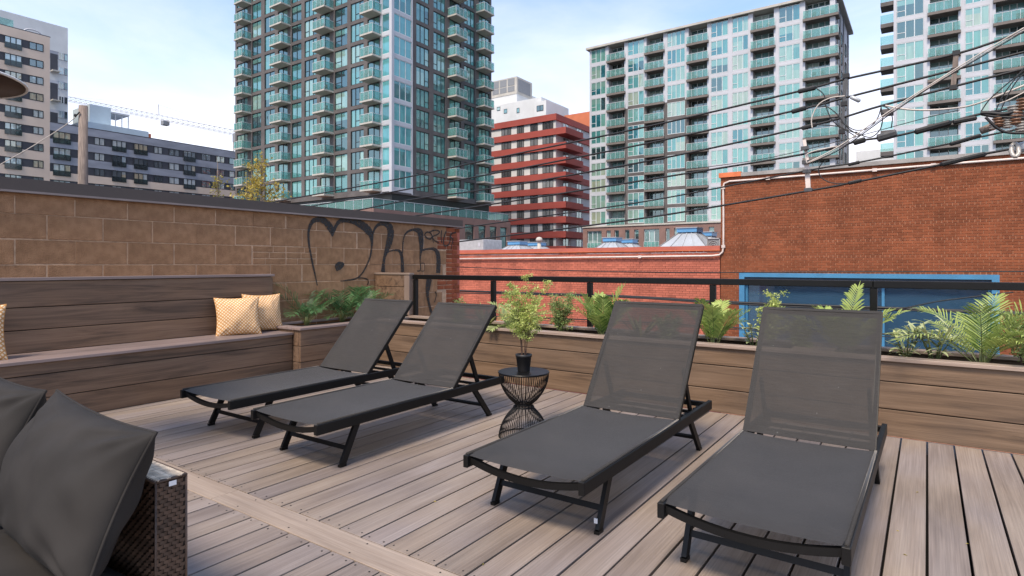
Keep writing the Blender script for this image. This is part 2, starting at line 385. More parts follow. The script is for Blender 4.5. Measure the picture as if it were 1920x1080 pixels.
leaf_mat('autumn leaf', (0.16, 0.15, 0.03), (0.46, 0.36, 0.07), trans=0.3)
mat('bark', (0.16, 0.125, 0.095), 0.9, 0, 0.25, 6, bump=0.5, bscale=30)
mat('pole timber', (0.19, 0.15, 0.125), 0.9, 0, 0.3, 5, bump=0.5, bscale=20, stretch=(8, 8, 0.7))
mat('cable black', (0.008, 0.008, 0.0085), 0.55)
mat('cable grey', (0.06, 0.06, 0.062), 0.5)
mat('cable pale', (0.52, 0.46, 0.40), 0.55)
mat('conduit', (0.62, 0.52, 0.46), 0.45)
mat('galvanised', (0.42, 0.43, 0.43), 0.45, 0.3)
mat('porcelain', (0.36, 0.33, 0.29), 0.25)
mat('insulator brown', (0.20, 0.10, 0.055), 0.3)
mat('stone coping', (0.30, 0.28, 0.26), 0.8, 0, 0.25, 2)
mat('terracotta', (0.62, 0.16, 0.055), 0.7, 0, 0.12, 5)
mat('red coping', (0.43, 0.105, 0.065), 0.5, 0, 0.1, 2)
mat('blue frame', (0.055, 0.20, 0.35), 0.4, 0, 0.12, 2)
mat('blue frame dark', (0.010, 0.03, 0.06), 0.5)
mat('roof felt', (0.16, 0.15, 0.145), 0.9, 0, 0.2, 1.5)
mat('roof metal', (0.34, 0.37, 0.40), 0.5, 0.15, 0.1, 2)
mat('blue cap', (0.10, 0.29, 0.52), 0.35, 0.1, 0.1, 3)
mat('asphalt', (0.055, 0.054, 0.053), 0.9, 0, 0.2, 0.3)
mat('concrete pale', (0.43, 0.41, 0.365), 0.8, 0, 0.12, 0.6)
mat('charcoal panel', (0.105, 0.094, 0.090), 0.7, 0, 0.22, 0.45, spec=0.4)
mat('white frame', (0.46, 0.47, 0.50), 0.5, 0, 0.07, 0.3)
mat('dark room', (0.012, 0.015, 0.016), 0.5)
mat('dark frame', (0.018, 0.020, 0.022), 0.45)
mat('white frame thin', (0.52, 0.56, 0.57), 0.45)
mat('brown brick far', (0.21, 0.125, 0.105), 0.85, 0, 0.1, 0.8)
mat('red panel', (0.33, 0.064, 0.048), 0.7, 0, 0.08, 0.4)
mat('orange brick far', (0.50, 0.15, 0.07), 0.85, 0, 0.1, 0.5)
mat('white render', (0.56, 0.57, 0.56), 0.8, 0, 0.08, 0.3)
mat('tan panel', (0.62, 0.50, 0.40), 0.8, 0, 0.07, 0.25)
mat('slate panel', (0.27, 0.285, 0.325), 0.7, 0, 0.14, 0.3, stretch=(1, 1, 3))
mat('dark strip', (0.050, 0.052, 0.062), 0.6, 0, 0.15, 0.4)
mat('pale blue metal', (0.46, 0.55, 0.60), 0.5, 0, 0.08, 0.3)
mat('slab shaded brown', (0.15, 0.13, 0.115), 0.8, 0, 0.1, 0.6)  # balcony slabs darkened in colour to stand in for underside shade
mat('louver grey', (0.20, 0.21, 0.22), 0.6)
mat('crane pale', (0.42, 0.40, 0.38), 0.6)
mat('heater brown', (0.100, 0.065, 0.043), 0.55, 0, 0.15, 3)
mat('heater rim', (0.70, 0.68, 0.64), 0.35)
TEAL = [(0.008, 0.020, 0.021), (0.105, 0.275, 0.25), (0.045, 0.155, 0.15), (0.016, 0.042, 0.043), (0.23, 0.35, 0.295), (0.080, 0.215, 0.20)]  # palest tones put bright sky reflections into the pane colour
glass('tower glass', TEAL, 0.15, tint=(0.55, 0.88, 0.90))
glass('corner glass', [(0.075, 0.27, 0.29), (0.10, 0.32, 0.33), (0.045, 0.15, 0.155)], 0.10, tint=(0.45, 0.82, 0.88))
glass('condo glass', [(0.016, 0.034, 0.035), (0.095, 0.255, 0.215), (0.014, 0.105, 0.125), (0.130, 0.295, 0.25), (0.22, 0.33, 0.265), (0.060, 0.205, 0.19), (0.29, 0.33, 0.24)], 0.15, tint=(0.6, 0.92, 0.9))  # cream and pale tones carry reflected sky as base colour
glass('loggia glass', [(0.012, 0.024, 0.027), (0.12, 0.26, 0.265), (0.02, 0.06, 0.068), (0.30, 0.40, 0.37)], 0.12)
glass('pale glass', [(0.40, 0.46, 0.48), (0.06, 0.07, 0.08), (0.50, 0.52, 0.50), (0.12, 0.13, 0.14), (0.46, 0.38, 0.26)], 0.15)
glass('red house glass', [(0.07, 0.07, 0.075), (0.30, 0.32, 0.33), (0.14, 0.145, 0.15), (0.22, 0.23, 0.24)], 0.14)
glass('blue pane', [(0.016, 0.050, 0.092), (0.022, 0.060, 0.105)], 0.17, 0.04, tint=(0.66, 0.84, 1.0))
clear_glass('smoke glass', (0.05, 0.055, 0.06), 0.55)
clear_glass('guard glass', (0.24, 0.44, 0.40), 0.30)

# ------------------------------------------------------------------ mesh helpers
class MB:
    def __init__(self): self.v = []; self.f = []; self.m = []; self.uv = None
    def quad(self, a, b, c, d, mi=0):
        i = len(self.v); self.v += [tuple(a), tuple(b), tuple(c), tuple(d)]; self.f.append((i, i + 1, i + 2, i + 3)); self.m.append(mi)
    def box(self, x0, x1, y0, y1, z0, z1, mi=0, skip=''):
        i = len(self.v)
        self.v += [(x0, y0, z0), (x1, y0, z0), (x1, y1, z0), (x0, y1, z0), (x0, y0, z1), (x1, y0, z1), (x1, y1, z1), (x0, y1, z1)]
        for k, q in (('d', (0, 3, 2, 1)), ('u', (4, 5, 6, 7)), ('f', (0, 1, 5, 4)), ('r', (1, 2, 6, 5)), ('b', (2, 3, 7, 6)), ('l', (3, 0, 4, 7))):
            if k in skip: continue
            self.f.append(tuple(i + j for j in q)); self.m.append(mi)
    def bbox(self, x0, x1, y0, y1, z0, z1, b=0.003, mi=0):
        """box with chamfered edges"""
        i = len(self.v)
        xs, ys, zs = (x0, x1), (y0, y1), (z0, z1)
        idx = {}
        for a in (0, 1):
            for c in (0, 1):
                for e in (0, 1):
                    sx, sy, sz = (b if a == 0 else -b), (b if c == 0 else -b), (b if e == 0 else -b)
                    idx[a, c, e, 0] = len(self.v); self.v.append((xs[a], ys[c] + sy, zs[e] + sz))
                    idx[a, c, e, 1] = len(self.v); self.v.append((xs[a] + sx, ys[c], zs[e] + sz))
                    idx[a, c, e, 2] = len(self.v); self.v.append((xs[a] + sx, ys[c] + sy, zs[e]))
        F = lambda *q: (self.f.append(q), self.m.append(mi))
        I = lambda a, c, e, k: idx[a, c, e, k]
        for a in (0, 1):
            q = [I(a, 0, 0, 0), I(a, 1, 0, 0), I(a, 1, 1, 0), I(a, 0, 1, 0)]; F(*(q if a else q[::-1]))
            q = [I(0, a, 0, 1), I(0, a, 1, 1), I(1, a, 1, 1), I(1, a, 0, 1)]; F(*(q if a else q[::-1]))
            q = [I(0, 0, a, 2), I(1, 0, a, 2), I(1, 1, a, 2), I(0, 1, a, 2)]; F(*(q if a else q[::-1]))
        for a in (0, 1):
            for c in (0, 1):
                s = (a == c)
                q = [I(a, c, 0, 0), I(a, c, 1, 0), I(a, c, 1, 1), I(a, c, 0, 1)]; F(*(q[::-1] if s else q))
                q = [I(a, 0, c, 0), I(a, 1, c, 0), I(a, 1, c, 2), I(a, 0, c, 2)]; F(*(q if s else q[::-1]))
                q = [I(0, a, c, 1), I(1, a, c, 1), I(1, a, c, 2), I(0, a, c, 2)]; F(*(q[::-1] if s else q))
                for e in (0, 1):
                    q = [I(a, c, e, 0), I(a, c, e, 1), I(a, c, e, 2)]
                    F(*(q if (a + c + e) % 2 else q[::-1]))
    def bar(self, p, q, w, h, up=(0, 0, 1), mi=0):
        """rectangular bar from p to q, w across, h along 'up'"""
        p, q = Vector(p), Vector(q); d = (q - p).normalized(); u = Vector(up); s = d.cross(u)
        if s.length < 1e-5: s = Vector((1, 0, 0))
        s.normalize(); u = s.cross(d).normalized(); s *= w / 2; u *= h / 2
        i = len(self.v)
        for c in (p, q):
            self.v += [tuple(c - s - u), tuple(c + s - u), tuple(c + s + u), tuple(c - s + u)]
        for fc in ((3, 2, 1, 0), (4, 5, 6, 7), (0, 1, 5, 4), (1, 2, 6, 5), (2, 3, 7, 6), (3, 0, 4, 7)):
            self.f.append(tuple(i + j for j in fc)); self.m.append(mi)
    def tube(self, pts, r, n=6, mi=0, cap=True, closed=False):
        pts = [Vector(p) for p in pts]; rr = r if isinstance(r, (list, tuple)) else [r] * len(pts)
        rings = []; prev = None
        for k, p in enumerate(pts):
            if closed: d = pts[(k + 1) % len(pts)] - pts[k - 1]
            else: d = pts[min(k + 1, len(pts) - 1)] - pts[max(k - 1, 0)]
            d.normalize()
            if prev is None: a = d.cross(Vector((0.13, 0.21, 1))) ; a = a if a.length > 1e-3 else d.cross(Vector((1, 0, 0)))
            else: a = prev - d * prev.dot(d)
            a.normalize(); prev = a; b = d.cross(a)
            i = len(self.v)
            self.v += [tuple(p + (a * cos(2 * pi * j / n) + b * sin(2 * pi * j / n)) * rr[k]) for j in range(n)]
            rings.append(i)
        K = len(rings)
        for k in range(K if closed else K - 1):
            i, j2 = rings[k], rings[(k + 1) % K]
            for j in range(n):
                self.f.append((i + j, i + (j + 1) % n, j2 + (j + 1) % n, j2 + j)); self.m.append(mi)
        if cap and not closed:
            self.f.append(tuple(rings[0] + j for j in range(n))[::-1]); self.m.append(mi)
            self.f.append(tuple(rings[-1] + j for j in range(n))); self.m.append(mi)
    def lathe(self, prof, c=(0, 0, 0), n=24, mi=0):
        rings = []
        for r, z in prof:
            i = len(self.v); self.v += [(c[0] + r * cos(2 * pi * j / n), c[1] + r * sin(2 * pi * j / n), c[2] + z) for j in range(n)]; rings.append(i)
        for a, b in zip(rings, rings[1:]):
            for j in range(n): self.f.append((a + j, a + (j + 1) % n, b + (j + 1) % n, b + j)); self.m.append(mi)
        self.f.append(tuple(rings[0] + j for j in range(n))[::-1]); self.m.append(mi)
        self.f.append(tuple(rings[-1] + j for j in range(n))); self.m.append(mi)
    def mesh(self, name, mats, smooth=False):
        me = bpy.data.meshes.new(name); me.from_pydata(self.v, [], self.f)
        for x in (mats if isinstance(mats, (list, tuple)) else [mats]): me.materials.append(M[x])
        me.polygons.foreach_set('material_index', self.m)
        if smooth: me.polygons.foreach_set('use_smooth', [True] * len(me.polygons))
        me.update(); return me

def wloc(p):
    v = Vector((0, 0, 0))
    while p is not None: v = v + p.location; p = p.parent
    return v
def link(name, data, parent=None, loc=None):
    o = bpy.data.objects.new(name, data); COL.objects.link(o)
    if parent is not None: o.parent = parent
    if loc is not None: o.location = loc
    return o
def part(name, mb, mats, parent=None, smooth=False):
    """mesh given in world coordinates, stored in the parent's frame"""
    if parent is not None:
        w = wloc(parent); mb.v = [(a - w.x, b - w.y, c - w.z) for a, b, c in mb.v]
    return link(name, mb.mesh(name, mats, smooth), parent)
def tag(o, label=None, cat=None, group=None, kind=None):
    if label: o['label'] = label
    if cat: o['category'] = cat
    if group: o['group'] = group
    if kind: o['kind'] = kind
    return o
def thing(name, label, cat, loc, group=None, rz=0):
    o = link(name, None, None, loc); o.rotation_euler[2] = rz; o.empty_display_size = 0.2
    return tag(o, label, cat, group)
def copy_tree(o, parent=None):
    c = o.copy(); COL.objects.link(c)
    if parent is not None: c.parent = parent
    for ch in list(o.children): copy_tree(ch, c)
    return c

# ------------------------------------------------------------------ facade helpers
class Face:
    """a facade plane: 'Y' faces the viewer (-y), s runs along x; 'X' faces +x, s runs along y; d is outward"""
    def __init__(s, kind, c): s.k = kind; s.c = c
    def s_of(s, u, d=0.0):
        return at(u, 100, y=s.c - d).x if s.k == 'Y' else at(u, 100, x=s.c + d).y
    def box(s, mb, s0, s1, d0, d1, z0, z1, mi=0):
        if s.k == 'Y': mb.box(s0, s1, s.c - d1, s.c - d0, z0, z1, mi)
        else: mb.box(s.c + d0, s.c + d1, s0, s1, z0, z1, mi)
    def lbox(s, mb, s0, s1, d0, d1, z0, z1, mi=0):
        if s.k == 'Y': mb.box(s0, s1, -d1, -d0, z0, z1, mi)
        else: mb.box(d0, d1, s0, s1, z0, z1, mi)
    def pt(s, a, d, z): return Vector((a, s.c - d, z)) if s.k == 'Y' else Vector((s.c + d, a, z))

WCACHE = {}
def window(parent, face, s0, s1, z0, z1, n, gm, fm, d=0.0, bars=0.07, sash=None):
    w, h = round(s1 - s0, 2), round(z1 - z0, 2)
    key = (face.k, w, h, n, gm, fm, bars, sash)
    if key not in WCACHE:
        g = MB()
        for i in range(n):
            a, b = w * i / n, w * (i + 1) / n
            face.lbox(g, a + 0.01, b - 0.01, 0.0, 0.03, 0.0, h)
        fr = MB()
        for i in range(n + 1):
            a = w * i / n; t = bars / 2
            face.lbox(fr, max(0, a - t), min(w, a + t), -0.02, 0.085, 0, h)
        face.lbox(fr, 0, w, -0.02, 0.08, 0, bars * 0.8); face.lbox(fr, 0, w, -0.02, 0.08, h - bars * 0.8, h)
        if sash is not None:
            a = w * sash / n; face.lbox(fr, a, a + w / n, -0.02, 0.078, h * 0.33, h * 0.33 + bars * 0.8)
        WCACHE[key] = (g.mesh('window', gm), fr.mesh('frame', fm))
    gme, fme = WCACHE[key]
    o = link('window', gme, parent, face.pt(s0, d, z0) - wloc(parent))
    link('frame', fme, o)
    return o
FURN = {}
def furniture(face, w, depth, k):
    key = (face.k, w, depth, k)
    if key not in FURN:
        rn = random.Random(k * 7 + 1); q = MB()
        for j in range(rn.choice((2, 3, 4))):
            a = rn.uniform(0.3, w - 0.9); h = rn.choice((0.45, 0.45, 0.75)); d_ = max(0.15, depth - 1.0) + rn.uniform(0, .25) if depth > 1 else depth - 0.75
            face.lbox(q, a, a + .5, d_, d_ + .45, h - .06, h)
            for (p_, r_) in ((0, 0), (.46, 0), (0, .41), (.46, .41)): face.lbox(q, a + p_, a + p_ + .04, d_ + r_, d_ + r_ + .04, 0, h - .06)
            if h < .5: face.lbox(q, a, a + .5, d_, d_ + .05, h, h + .45)
        if rn.random() < .5:
            a = rn.uniform(0.3, w - .6); face.lbox(q, a, a + .3, depth - .55, depth - .25, 0, .4); face.lbox(q, a + .05, a + .25, depth - .5, depth - .3, .4, rn.uniform(.7, 1.3))
        FURN[key] = q.mesh('furniture', ('dark strip', 'louver grey', 'stem brown')[k % 3])
    return FURN[key]
BCACHE = {}
def balcony(parent, face, s0, s1, z, depth, th=0.22, gh=1.05, slab='concrete pale', rail='white frame thin', sides=True, d0=0.0, npan=3):
    w = round(s1 - s0, 2); key = (face.k, w, depth, th, gh, slab, rail, sides, d0, npan)
    if key not in BCACHE:
        b = MB(); face.lbox(b, 0, w, d0, depth, -th, 0)
        g = MB()
        for i in range(npan): face.lbox(g, w * i / npan + 0.03, w * (i + 1) / npan - 0.03, depth - 0.07, depth - 0.05, 0.06, gh)
        if sides:
            face.lbox(g, 0.05, 0.07, d0 + 0.05, depth - 0.12, 0.06, gh); face.lbox(g, w - 0.07, w - 0.05, d0 + 0.05, depth - 0.12, 0.06, gh)
        r = MB()
        face.lbox(r, 0.02, w - 0.02, depth - 0.085, depth - 0.035, gh, gh + 0.05)
        for i in range(npan + 1):
            a = min(max(w * i / npan, 0.04), w - 0.04); face.lbox(r, a - 0.02, a + 0.02, depth - 0.08, depth - 0.04, 0, gh)
        if sides:
            face.lbox(r, 0.035, 0.085, d0, depth - 0.09, gh, gh + 0.05); face.lbox(r, w - 0.085, w - 0.035, d0, depth - 0.09, gh, gh + 0.05)
        BCACHE[key] = (b.mesh('balcony', slab), g.mesh('glass_guard', 'guard glass'), r.mesh('rail', rail))
    a, g, r = BCACHE[key]
    o = link('balcony', a, parent, face.pt(s0, 0, z) - wloc(parent))
    link('glass_guard', g, o); link('rail', r, o)
    if depth > 0.3 and random.random() < 0.62: link('furniture', furniture(face, w, depth, random.randrange(6)), o)
    return o
def complement(ops, a, b):
    r = []; c = a
    for s0, s1 in sorted(ops):
        if s0 - c > 0.02: r.append((c, s0))
        c = max(c, s1)
    if b - c > 0.02: r.append((c, b))
    return r

# ================================================================== GROUND AND DECK
g = MB(); g.box(-900, 900, -700, 1200, -4.6, -4.5)
tag(part('ground', g, 'asphalt'), kind='structure')
g = MB(); g.box(-6.4, 3.2, -6.0, 5.62, -4.5, -0.19)
tag(part('roof_base', g, 'roof felt'), kind='structure')
g = MB(); g.box(-5.40, 3.0, -5.0, 4.86, -0.185, -0.095)
deck = tag(part('deck', g, 'deck shadow'), kind='structure')
PIT = 0.1438; BW = PIT - 0.0105
dm = {}
for key, (y0, y1) in {'far': (1.747, 4.835), 'near': (-1.5, 1.592)}.items():
    b = MB(); b.bbox(0, BW, 0, y1 - y0, -0.025, 0, 0.0014)
    dm[key] = (b.mesh('board', 'deck board'), y0)
screws = MB()
for k in range(-38, 20):
    x = k * PIT + 0.00475
    if x < -5.57 or x > 2.8: continue
    for key in ('far', 'near'):
        me, y0 = dm[key]
        link('board', me, deck, (x, y0, random.uniform(-0.0012, 0.0008)))
        ye = 1.772 if key == 'far' else 1.567
        for dx in (0.025, BW - 0.025):
            cx, cy = x + dx + random.uniform(-.004, .004), ye + random.uniform(-.006, .006)
            screws.lathe([(0.0042, 0.0), (0.0042, 0.0016)], (cx, cy, -0.0008), 8)
xs = [-5.56, -2.96, 0.31, 2.8]
for a, b_ in zip(xs, xs[1:]):
    b = MB(); b.bbox(a + .002, b_ - .002, 1.5965, 1.7425, -0.025, 0.0005, 0.0025)
    part('board', b, 'deck board across', deck)
    n = int((b_ - a) / 0.41)
    for i in range(n):
        for yy in (1.622, 1.717):
            screws.lathe([(0.0042, 0.0), (0.0042, 0.0016)], (a + 0.2 + i * 0.41, yy, 0.0), 8)
tag(part('screws', screws, 'screw head', deck), kind='stuff')
lit = MB(); rl_ = random.Random(5)                          # a few dry leaf bits caught on the boards and in the gaps
for k in range(46):
    x, y = rl_.uniform(-4.6, 1.2), rl_.uniform(0.4, 4.7)
    if rl_.random() < .6: x = round(x / PIT) * PIT + rl_.uniform(-.006, .006)
    a, s_ = rl_.uniform(0, 6.28), rl_.uniform(.005, .014); i = len(lit.v)
    lit.v += [(x + s_ * cos(a), y + s_ * sin(a), .002), (x - s_ * .35 * sin(a), y + s_ * .35 * cos(a), .005), (x - s_ * cos(a), y - s_ * sin(a), .002), (x + s_ * .35 * sin(a), y - s_ * .35 * cos(a), .0035)]
    lit.f.append((i, i + 1, i + 2, i + 3)); lit.m.append(0)
tag(part('leaf_litter', lit, 'autumn leaf', deck), kind='stuff')

# ================================================================== LEFT BLOCK WALL
WX = -6.0
wall = thing('block_wall', 'tan painted concrete block wall with graffiti and dark metal coping along the left side', 'wall', (WX, 3.0, -0.2))
b = MB(); b.box(WX - 0.30, WX - 0.0045, -3.0, 7.0, -4.4, 1.74)
part('mortar_bed', b, 'block mortar', wall)
blk = {}
def block_mesh(L, h):
    k = (round(L, 3), round(h, 3))
    if k not in blk:
        q = MB(); q.bbox(-0.12, 0, 0, L, 0, h, 0.003); blk[k] = q.mesh('block', 'block')
    return blk[k]
PZ, PL, JT = 0.205, 0.411, 0.0085
for r in range(-6, 3):
    z0 = 1.385 + r * PZ + JT / 2; h = PZ - JT
    if r == 2: h = 1.742 - z0 - 0.004
    y = 2.275 - 12 * PL - (0.0 if r % 2 == 0 else PL * 0.52)
    i = 0
    while y < 6.7:
        y1 = y + PL - JT + random.uniform(-0.008, 0.005)
        end = 6.86 if (r % 3) else 6.66
        if y1 > end: y1 = end
        if y1 - y > 0.05 and y > -3.0:
            if r == -1 and 3.55 < y < 4.5:                # a patched stretch of thin bricks among the blocks
                hh = (h - 2 * JT) / 3
                for q in range(3):
                    sp = 0.5 + 0.12 * (q - 1)
                    for (ya, yb) in ((y, y + (y1 - y) * sp - JT), (y + (y1 - y) * sp, y1)):
                        link('block', block_mesh(yb - ya, hh), wall, Vector((WX + random.uniform(-.002, .002), ya, z0 + q * (hh + JT))) - wall.location)
            else:
                link('block', block_mesh(round(y1 - y, 2), h), wall, Vector((WX + random.uniform(-.003, .0025), y, z0 + random.uniform(-.003, .003))) - wall.location)
        y += PL; i += 1
b = MB(); b.box(WX - 0.40, WX + 0.035, -3.0, 7.22, 1.775, 1.872); part('coping', b, 'coping metal', wall)
b = MB(); b.box(WX - 0.40, WX + 0.045, -3.0, 7.23, 1.757, 1.774); part('coping_lip', b, 'coping lip', wall)
# brick pier that ends the wall
pier = thing('brick_pier', 'narrow red brick pier toothed into the end of the tan block wall', 'pier', (WX, 7.0, -0.2))
b = MB(); b.box(WX - 0.30, WX - 0.008, 7.004, 7.192, -4.4, 1.74); part('mortar_bed', b, 'red coping', pier)
bm1 = MB(); bm1.bbox(-0.1, 0, 0, 0.145, 0, 0.058, 0.003); bm1 = bm1.mesh('brick', 'red brick')
bm2 = MB(); bm2.bbox(-0.1, 0, 0, 0.20, 0, 0.058, 0.003); bm2 = bm2.mesh('brick', 'red brick')
bm3 = MB(); bm3.bbox(-0.2, 0, 0, 0.10, 0, 0.058, 0.003); bm3 = bm3.mesh('brick', 'red brick')
for r in range(26):
    z0 = 0.0 + r * 0.0672
    if z0 + 0.06 > 1.75: break
    blkrow = int((z0 - 0.155 + 1.23) / PZ) % 3
    base = 6.67 if blkrow == 0 else 6.87
    y = base - (0.0 if r % 2 else 0.0)
    for q in range(4):
        me, L = ((bm2, .20) if (q + r) % 2 else (bm1, .145))
        if y + L > 7.215:
            L = 7.2 - y
            if L < 0.05: break
            me = bm3; L = 0.10
            if y + L > 7.23: break
        link('brick', me, pier, Vector((WX + 0.001 + random.uniform(-.002, .002), y, z0)) - pier.location)
        y += L + 0.009

# graffiti: sprayed strokes lying on the block faces, each with its own varying width
def to_wall(zx, zy):
    p = at(560 + zx / 5.4, 400 + zy / 5.4, x=WX); return p.y, p.z
def stroke(mb, pts, seed=0):
    P = []
    for zx, zy, w in pts:
        y, z = to_wall(zx, zy); y2, _ = to_wall(zx + 1, zy); _, z2 = to_wall(zx, zy + 1)
        P.append((y, z, w * 0.5 * (abs(z2 - z) * 0.6 + abs(y2 - y) * 0.4) * 1.4))
    Q = []
    n = len(P)
    for i in range(n - 1):
        p0, p1, p2, p3 = P[max(i - 1, 0)], P[i], P[i + 1], P[min(i + 2, n - 1)]
        for k in range(6):
            t = k / 6
            Q.append([0.5 * ((2 * b_) + (-a + c) * t + (2 * a - 5 * b_ + 4 * c - d) * t * t + (-a + 3 * b_ - 3 * c + d) * t ** 3) for a, b_, c, d in zip(p0, p1, p2, p3)])
    Q.append(list(P[-1]))
    i0 = len(mb.v); off = WX + 0.0045 + 0.0006 * seed
    for i, (y, z, w) in enumerate(Q):
        a = Q[max(i - 1, 0)]; c = Q[min(i + 1, len(Q) - 1)]
        dy, dz = c[0] - a[0], c[1] - a[1]; L = hypot(dy, dz) or 1
        w = max(w, 0.004) * random.uniform(0.94, 1.06)
        mb.v += [(off, y - dz / L * w, z + dy / L * w), (off, y + dz / L * w, z - dy / L * w)]
        if i: k = i0 + 2 * i; mb.f.append((k - 2, k - 1, k + 1, k)); mb.m.append(0)
gr = MB()
ST = [
 [(340, 235, 8), (335, 180, 44), (300, 118, 50), (255, 75, 44), (195, 62, 36), (140, 82, 30), (106, 150, 22), (97, 230, 18), (105, 330, 16), (127, 450, 14), (150, 560, 14), (170, 650, 10), (186, 730, 8)],
 [(338, 228, 10), (352, 180, 22), (385, 110, 24), (420, 78, 30), (480, 66, 34), (560, 80, 44), (640, 120, 54), (700, 170, 58), (733, 235, 34), (738, 330, 16), (720, 440, 14), (680, 540, 12), (630, 620, 12), (575, 662, 12), (480, 680, 10), (420, 686, 6)],
 [(590, 655, 8), (650, 655, 8), (690, 668, 9), (704, 690, 8), (690, 730, 6)],
 [(742, 240, 16), (760, 170, 16), (800, 118, 22), (860, 100, 34), (912, 130, 50), (930, 200, 54), (912, 300, 48), (882, 390, 32), (860, 480, 22), (850, 596, 34)],
 [(884, 400, 10), (940, 378, 10), (1005, 376, 16), (1034, 410, 26), (1046, 500, 26), (1046, 596, 30)],
 [(1050, 400, 9), (1055, 290, 10), (1075, 215, 12), (1120, 176, 14), (1180, 168, 22), (1226, 195, 50), (1240, 280, 40), (1238, 370, 28), (1228, 450, 12), (1232, 570, 9), (1198, 584, 8)],
 [(1242, 375, 12), (1310, 360, 12), (1368, 362, 20), (1404, 405, 36), (1414, 490, 38), (1410, 605, 38)],
 [(1240, 505, 5), (1270, 510, 5), (1268, 580, 5), (1232, 582, 5)],
 [(1335, 262, 9), (1298, 250, 9), (1274, 218, 9), (1296, 190, 9), (1330, 200, 9), (1350, 235, 9), (1330, 258, 8)],
 [(1322, 190, 9), (1370, 172, 9), (1420, 182, 9), (1408, 210, 9), (1352, 240, 9), (1375, 275, 8), (1420, 300, 8)],
 [(1352, 238, 8), (1362, 300, 6)],
 [(1444, 172, 9), (1440, 240, 9), (1446, 300, 8)], [(1492, 180, 9), (1470, 240, 10), (1466, 315, 10), (1500, 328, 9), (1528, 290, 9), (1532, 215, 9)],
 [(1590, 195, 9), (1548, 205, 9), (1530, 232, 8), (1556, 262, 8), (1548, 320, 8), (1538, 370, 5)],
 [(1316, 660, 40), (1302, 740, 34), (1302, 820, 24), (1318, 920, 20), (1350, 1035, 24)],
 [(1340, 670, 14), (1330, 720, 12), (1318, 780, 12)], [(1380, 790, 7), (1392, 830, 7), (1372, 900, 6)],
]
for i, s_ in enumerate(ST): stroke(gr, s_, i % 5)
drop = [(405, 488), (440, 492), (460, 508), (456, 536), (425, 568), (382, 588), (364, 545), (372, 508)]
i0 = len(gr.v)
for a, b_ in drop:
    y, z = to_wall(a, b_); gr.v.append((WX + 0.005, y, z))
gr.f.append(tuple(range(i0, i0 + len(drop)))); gr.m.append(0)
tag(part('graffiti', gr, 'spray paint', wall))

# ================================================================== BENCH ALONG THE WALL
def plank_y(parent, x0, x1, y0, y1, z0, z1, m='bench plank', name='plank'):
    q = MB(); q.bbox(0, x1 - x0, 0, y1 - y0, 0, z1 - z0, 0.0025)
    return link(name, q.mesh(name, m), parent, Vector((x0, y0, z0)) - wloc(parent))
BX, SX = -5.42, -5.895
bench = thing('bench', 'long built-in bench of dark brown composite planks against the block wall', 'bench', (-5.6, 1.5, 0))
q = MB(); q.box(SX + 0.01, BX - 0.024, -1.2, 3.78, 0.001, 0.448); q.box(WX + 0.012, SX - 0.022, -1.2, 3.86, 0.0, 1.05); part('frame', q, 'deck shadow', bench)
for z0, z1 in ((0.004, 0.178), (0.184, 0.358), (0.364, 0.449)): plank_y(bench, BX - 0.022, BX, -1.2, 3.786, z0, z1)
for x0, x1 in ((SX + 0.002, -5.745), (-5.740, -5.588), (-5.583, BX + 0.022)): plank_y(bench, x0, x1, -1.2, 3.786, 0.450, 0.475, 'cap along y', 'seat_board')
for z0, z1 in ((0.478, 0.653), (0.659, 0.834), (0.840, 1.046)): plank_y(bench, SX - 0.022, SX, -1.2, 3.87, z0, z1)
plank_y(bench, WX + 0.004, SX + 0.016, -1.2, 3.885, 1.050, 1.076, 'cap along y', 'top_cap')

# ================================================================== PLANTERS
def plank_x(parent, x0, x1, y0, y1, z0, z1, m='planter plank', name='plank'):
    q = MB(); q.bbox(0, x1 - x0, 0, y1 - y0, 0, z1 - z0, 0.0025)
    return link(name, q.mesh(name, m), parent, Vector((x0, y0, z0)) - wloc(parent))
LX = -5.30
lp = thing('planter', 'low dark brown plank planter box against the graffiti wall at the bench end', 'planter', (-5.65, 4.5, 0))
q = MB(); q.box(WX + 0.02, LX - 0.024, 3.816, 5.43, 0.001, 0.40); part('liner', q, 'deck shadow', lp)
q = MB(); q.box(-5.97, -5.40, 3.90, 5.42, 0.401, 0.475); tag(part('soil', q, 'soil', lp), kind='stuff')
for z0, z1 in ((0.004, 0.165), (0.171, 0.332), (0.338, 0.499)):
    plank_y(lp, LX - 0.022, LX, 3.795, 5.44, z0, z1, 'bench plank')
    plank_x(lp, WX + 0.01, LX - 0.026, 3.793, 3.815, z0, z1, 'bench plank')
    q = MB(); q.box(-5.998, -5.985, 3.9, 5.44, 0.40, 0.50)
plank_y(lp, -5.42, LX + 0.025, 3.775, 5.44, 0.502, 0.527, 'cap along y', 'rim_board')
plank_x(lp, WX + 0.012, -5.425, 3.775, 3.90, 0.502, 0.527, 'cap along y', 'rim_board')
plank_y(lp, WX + 0.012, -5.925, 3.905, 5.44, 0.502, 0.527, 'cap along y', 'rim_board')

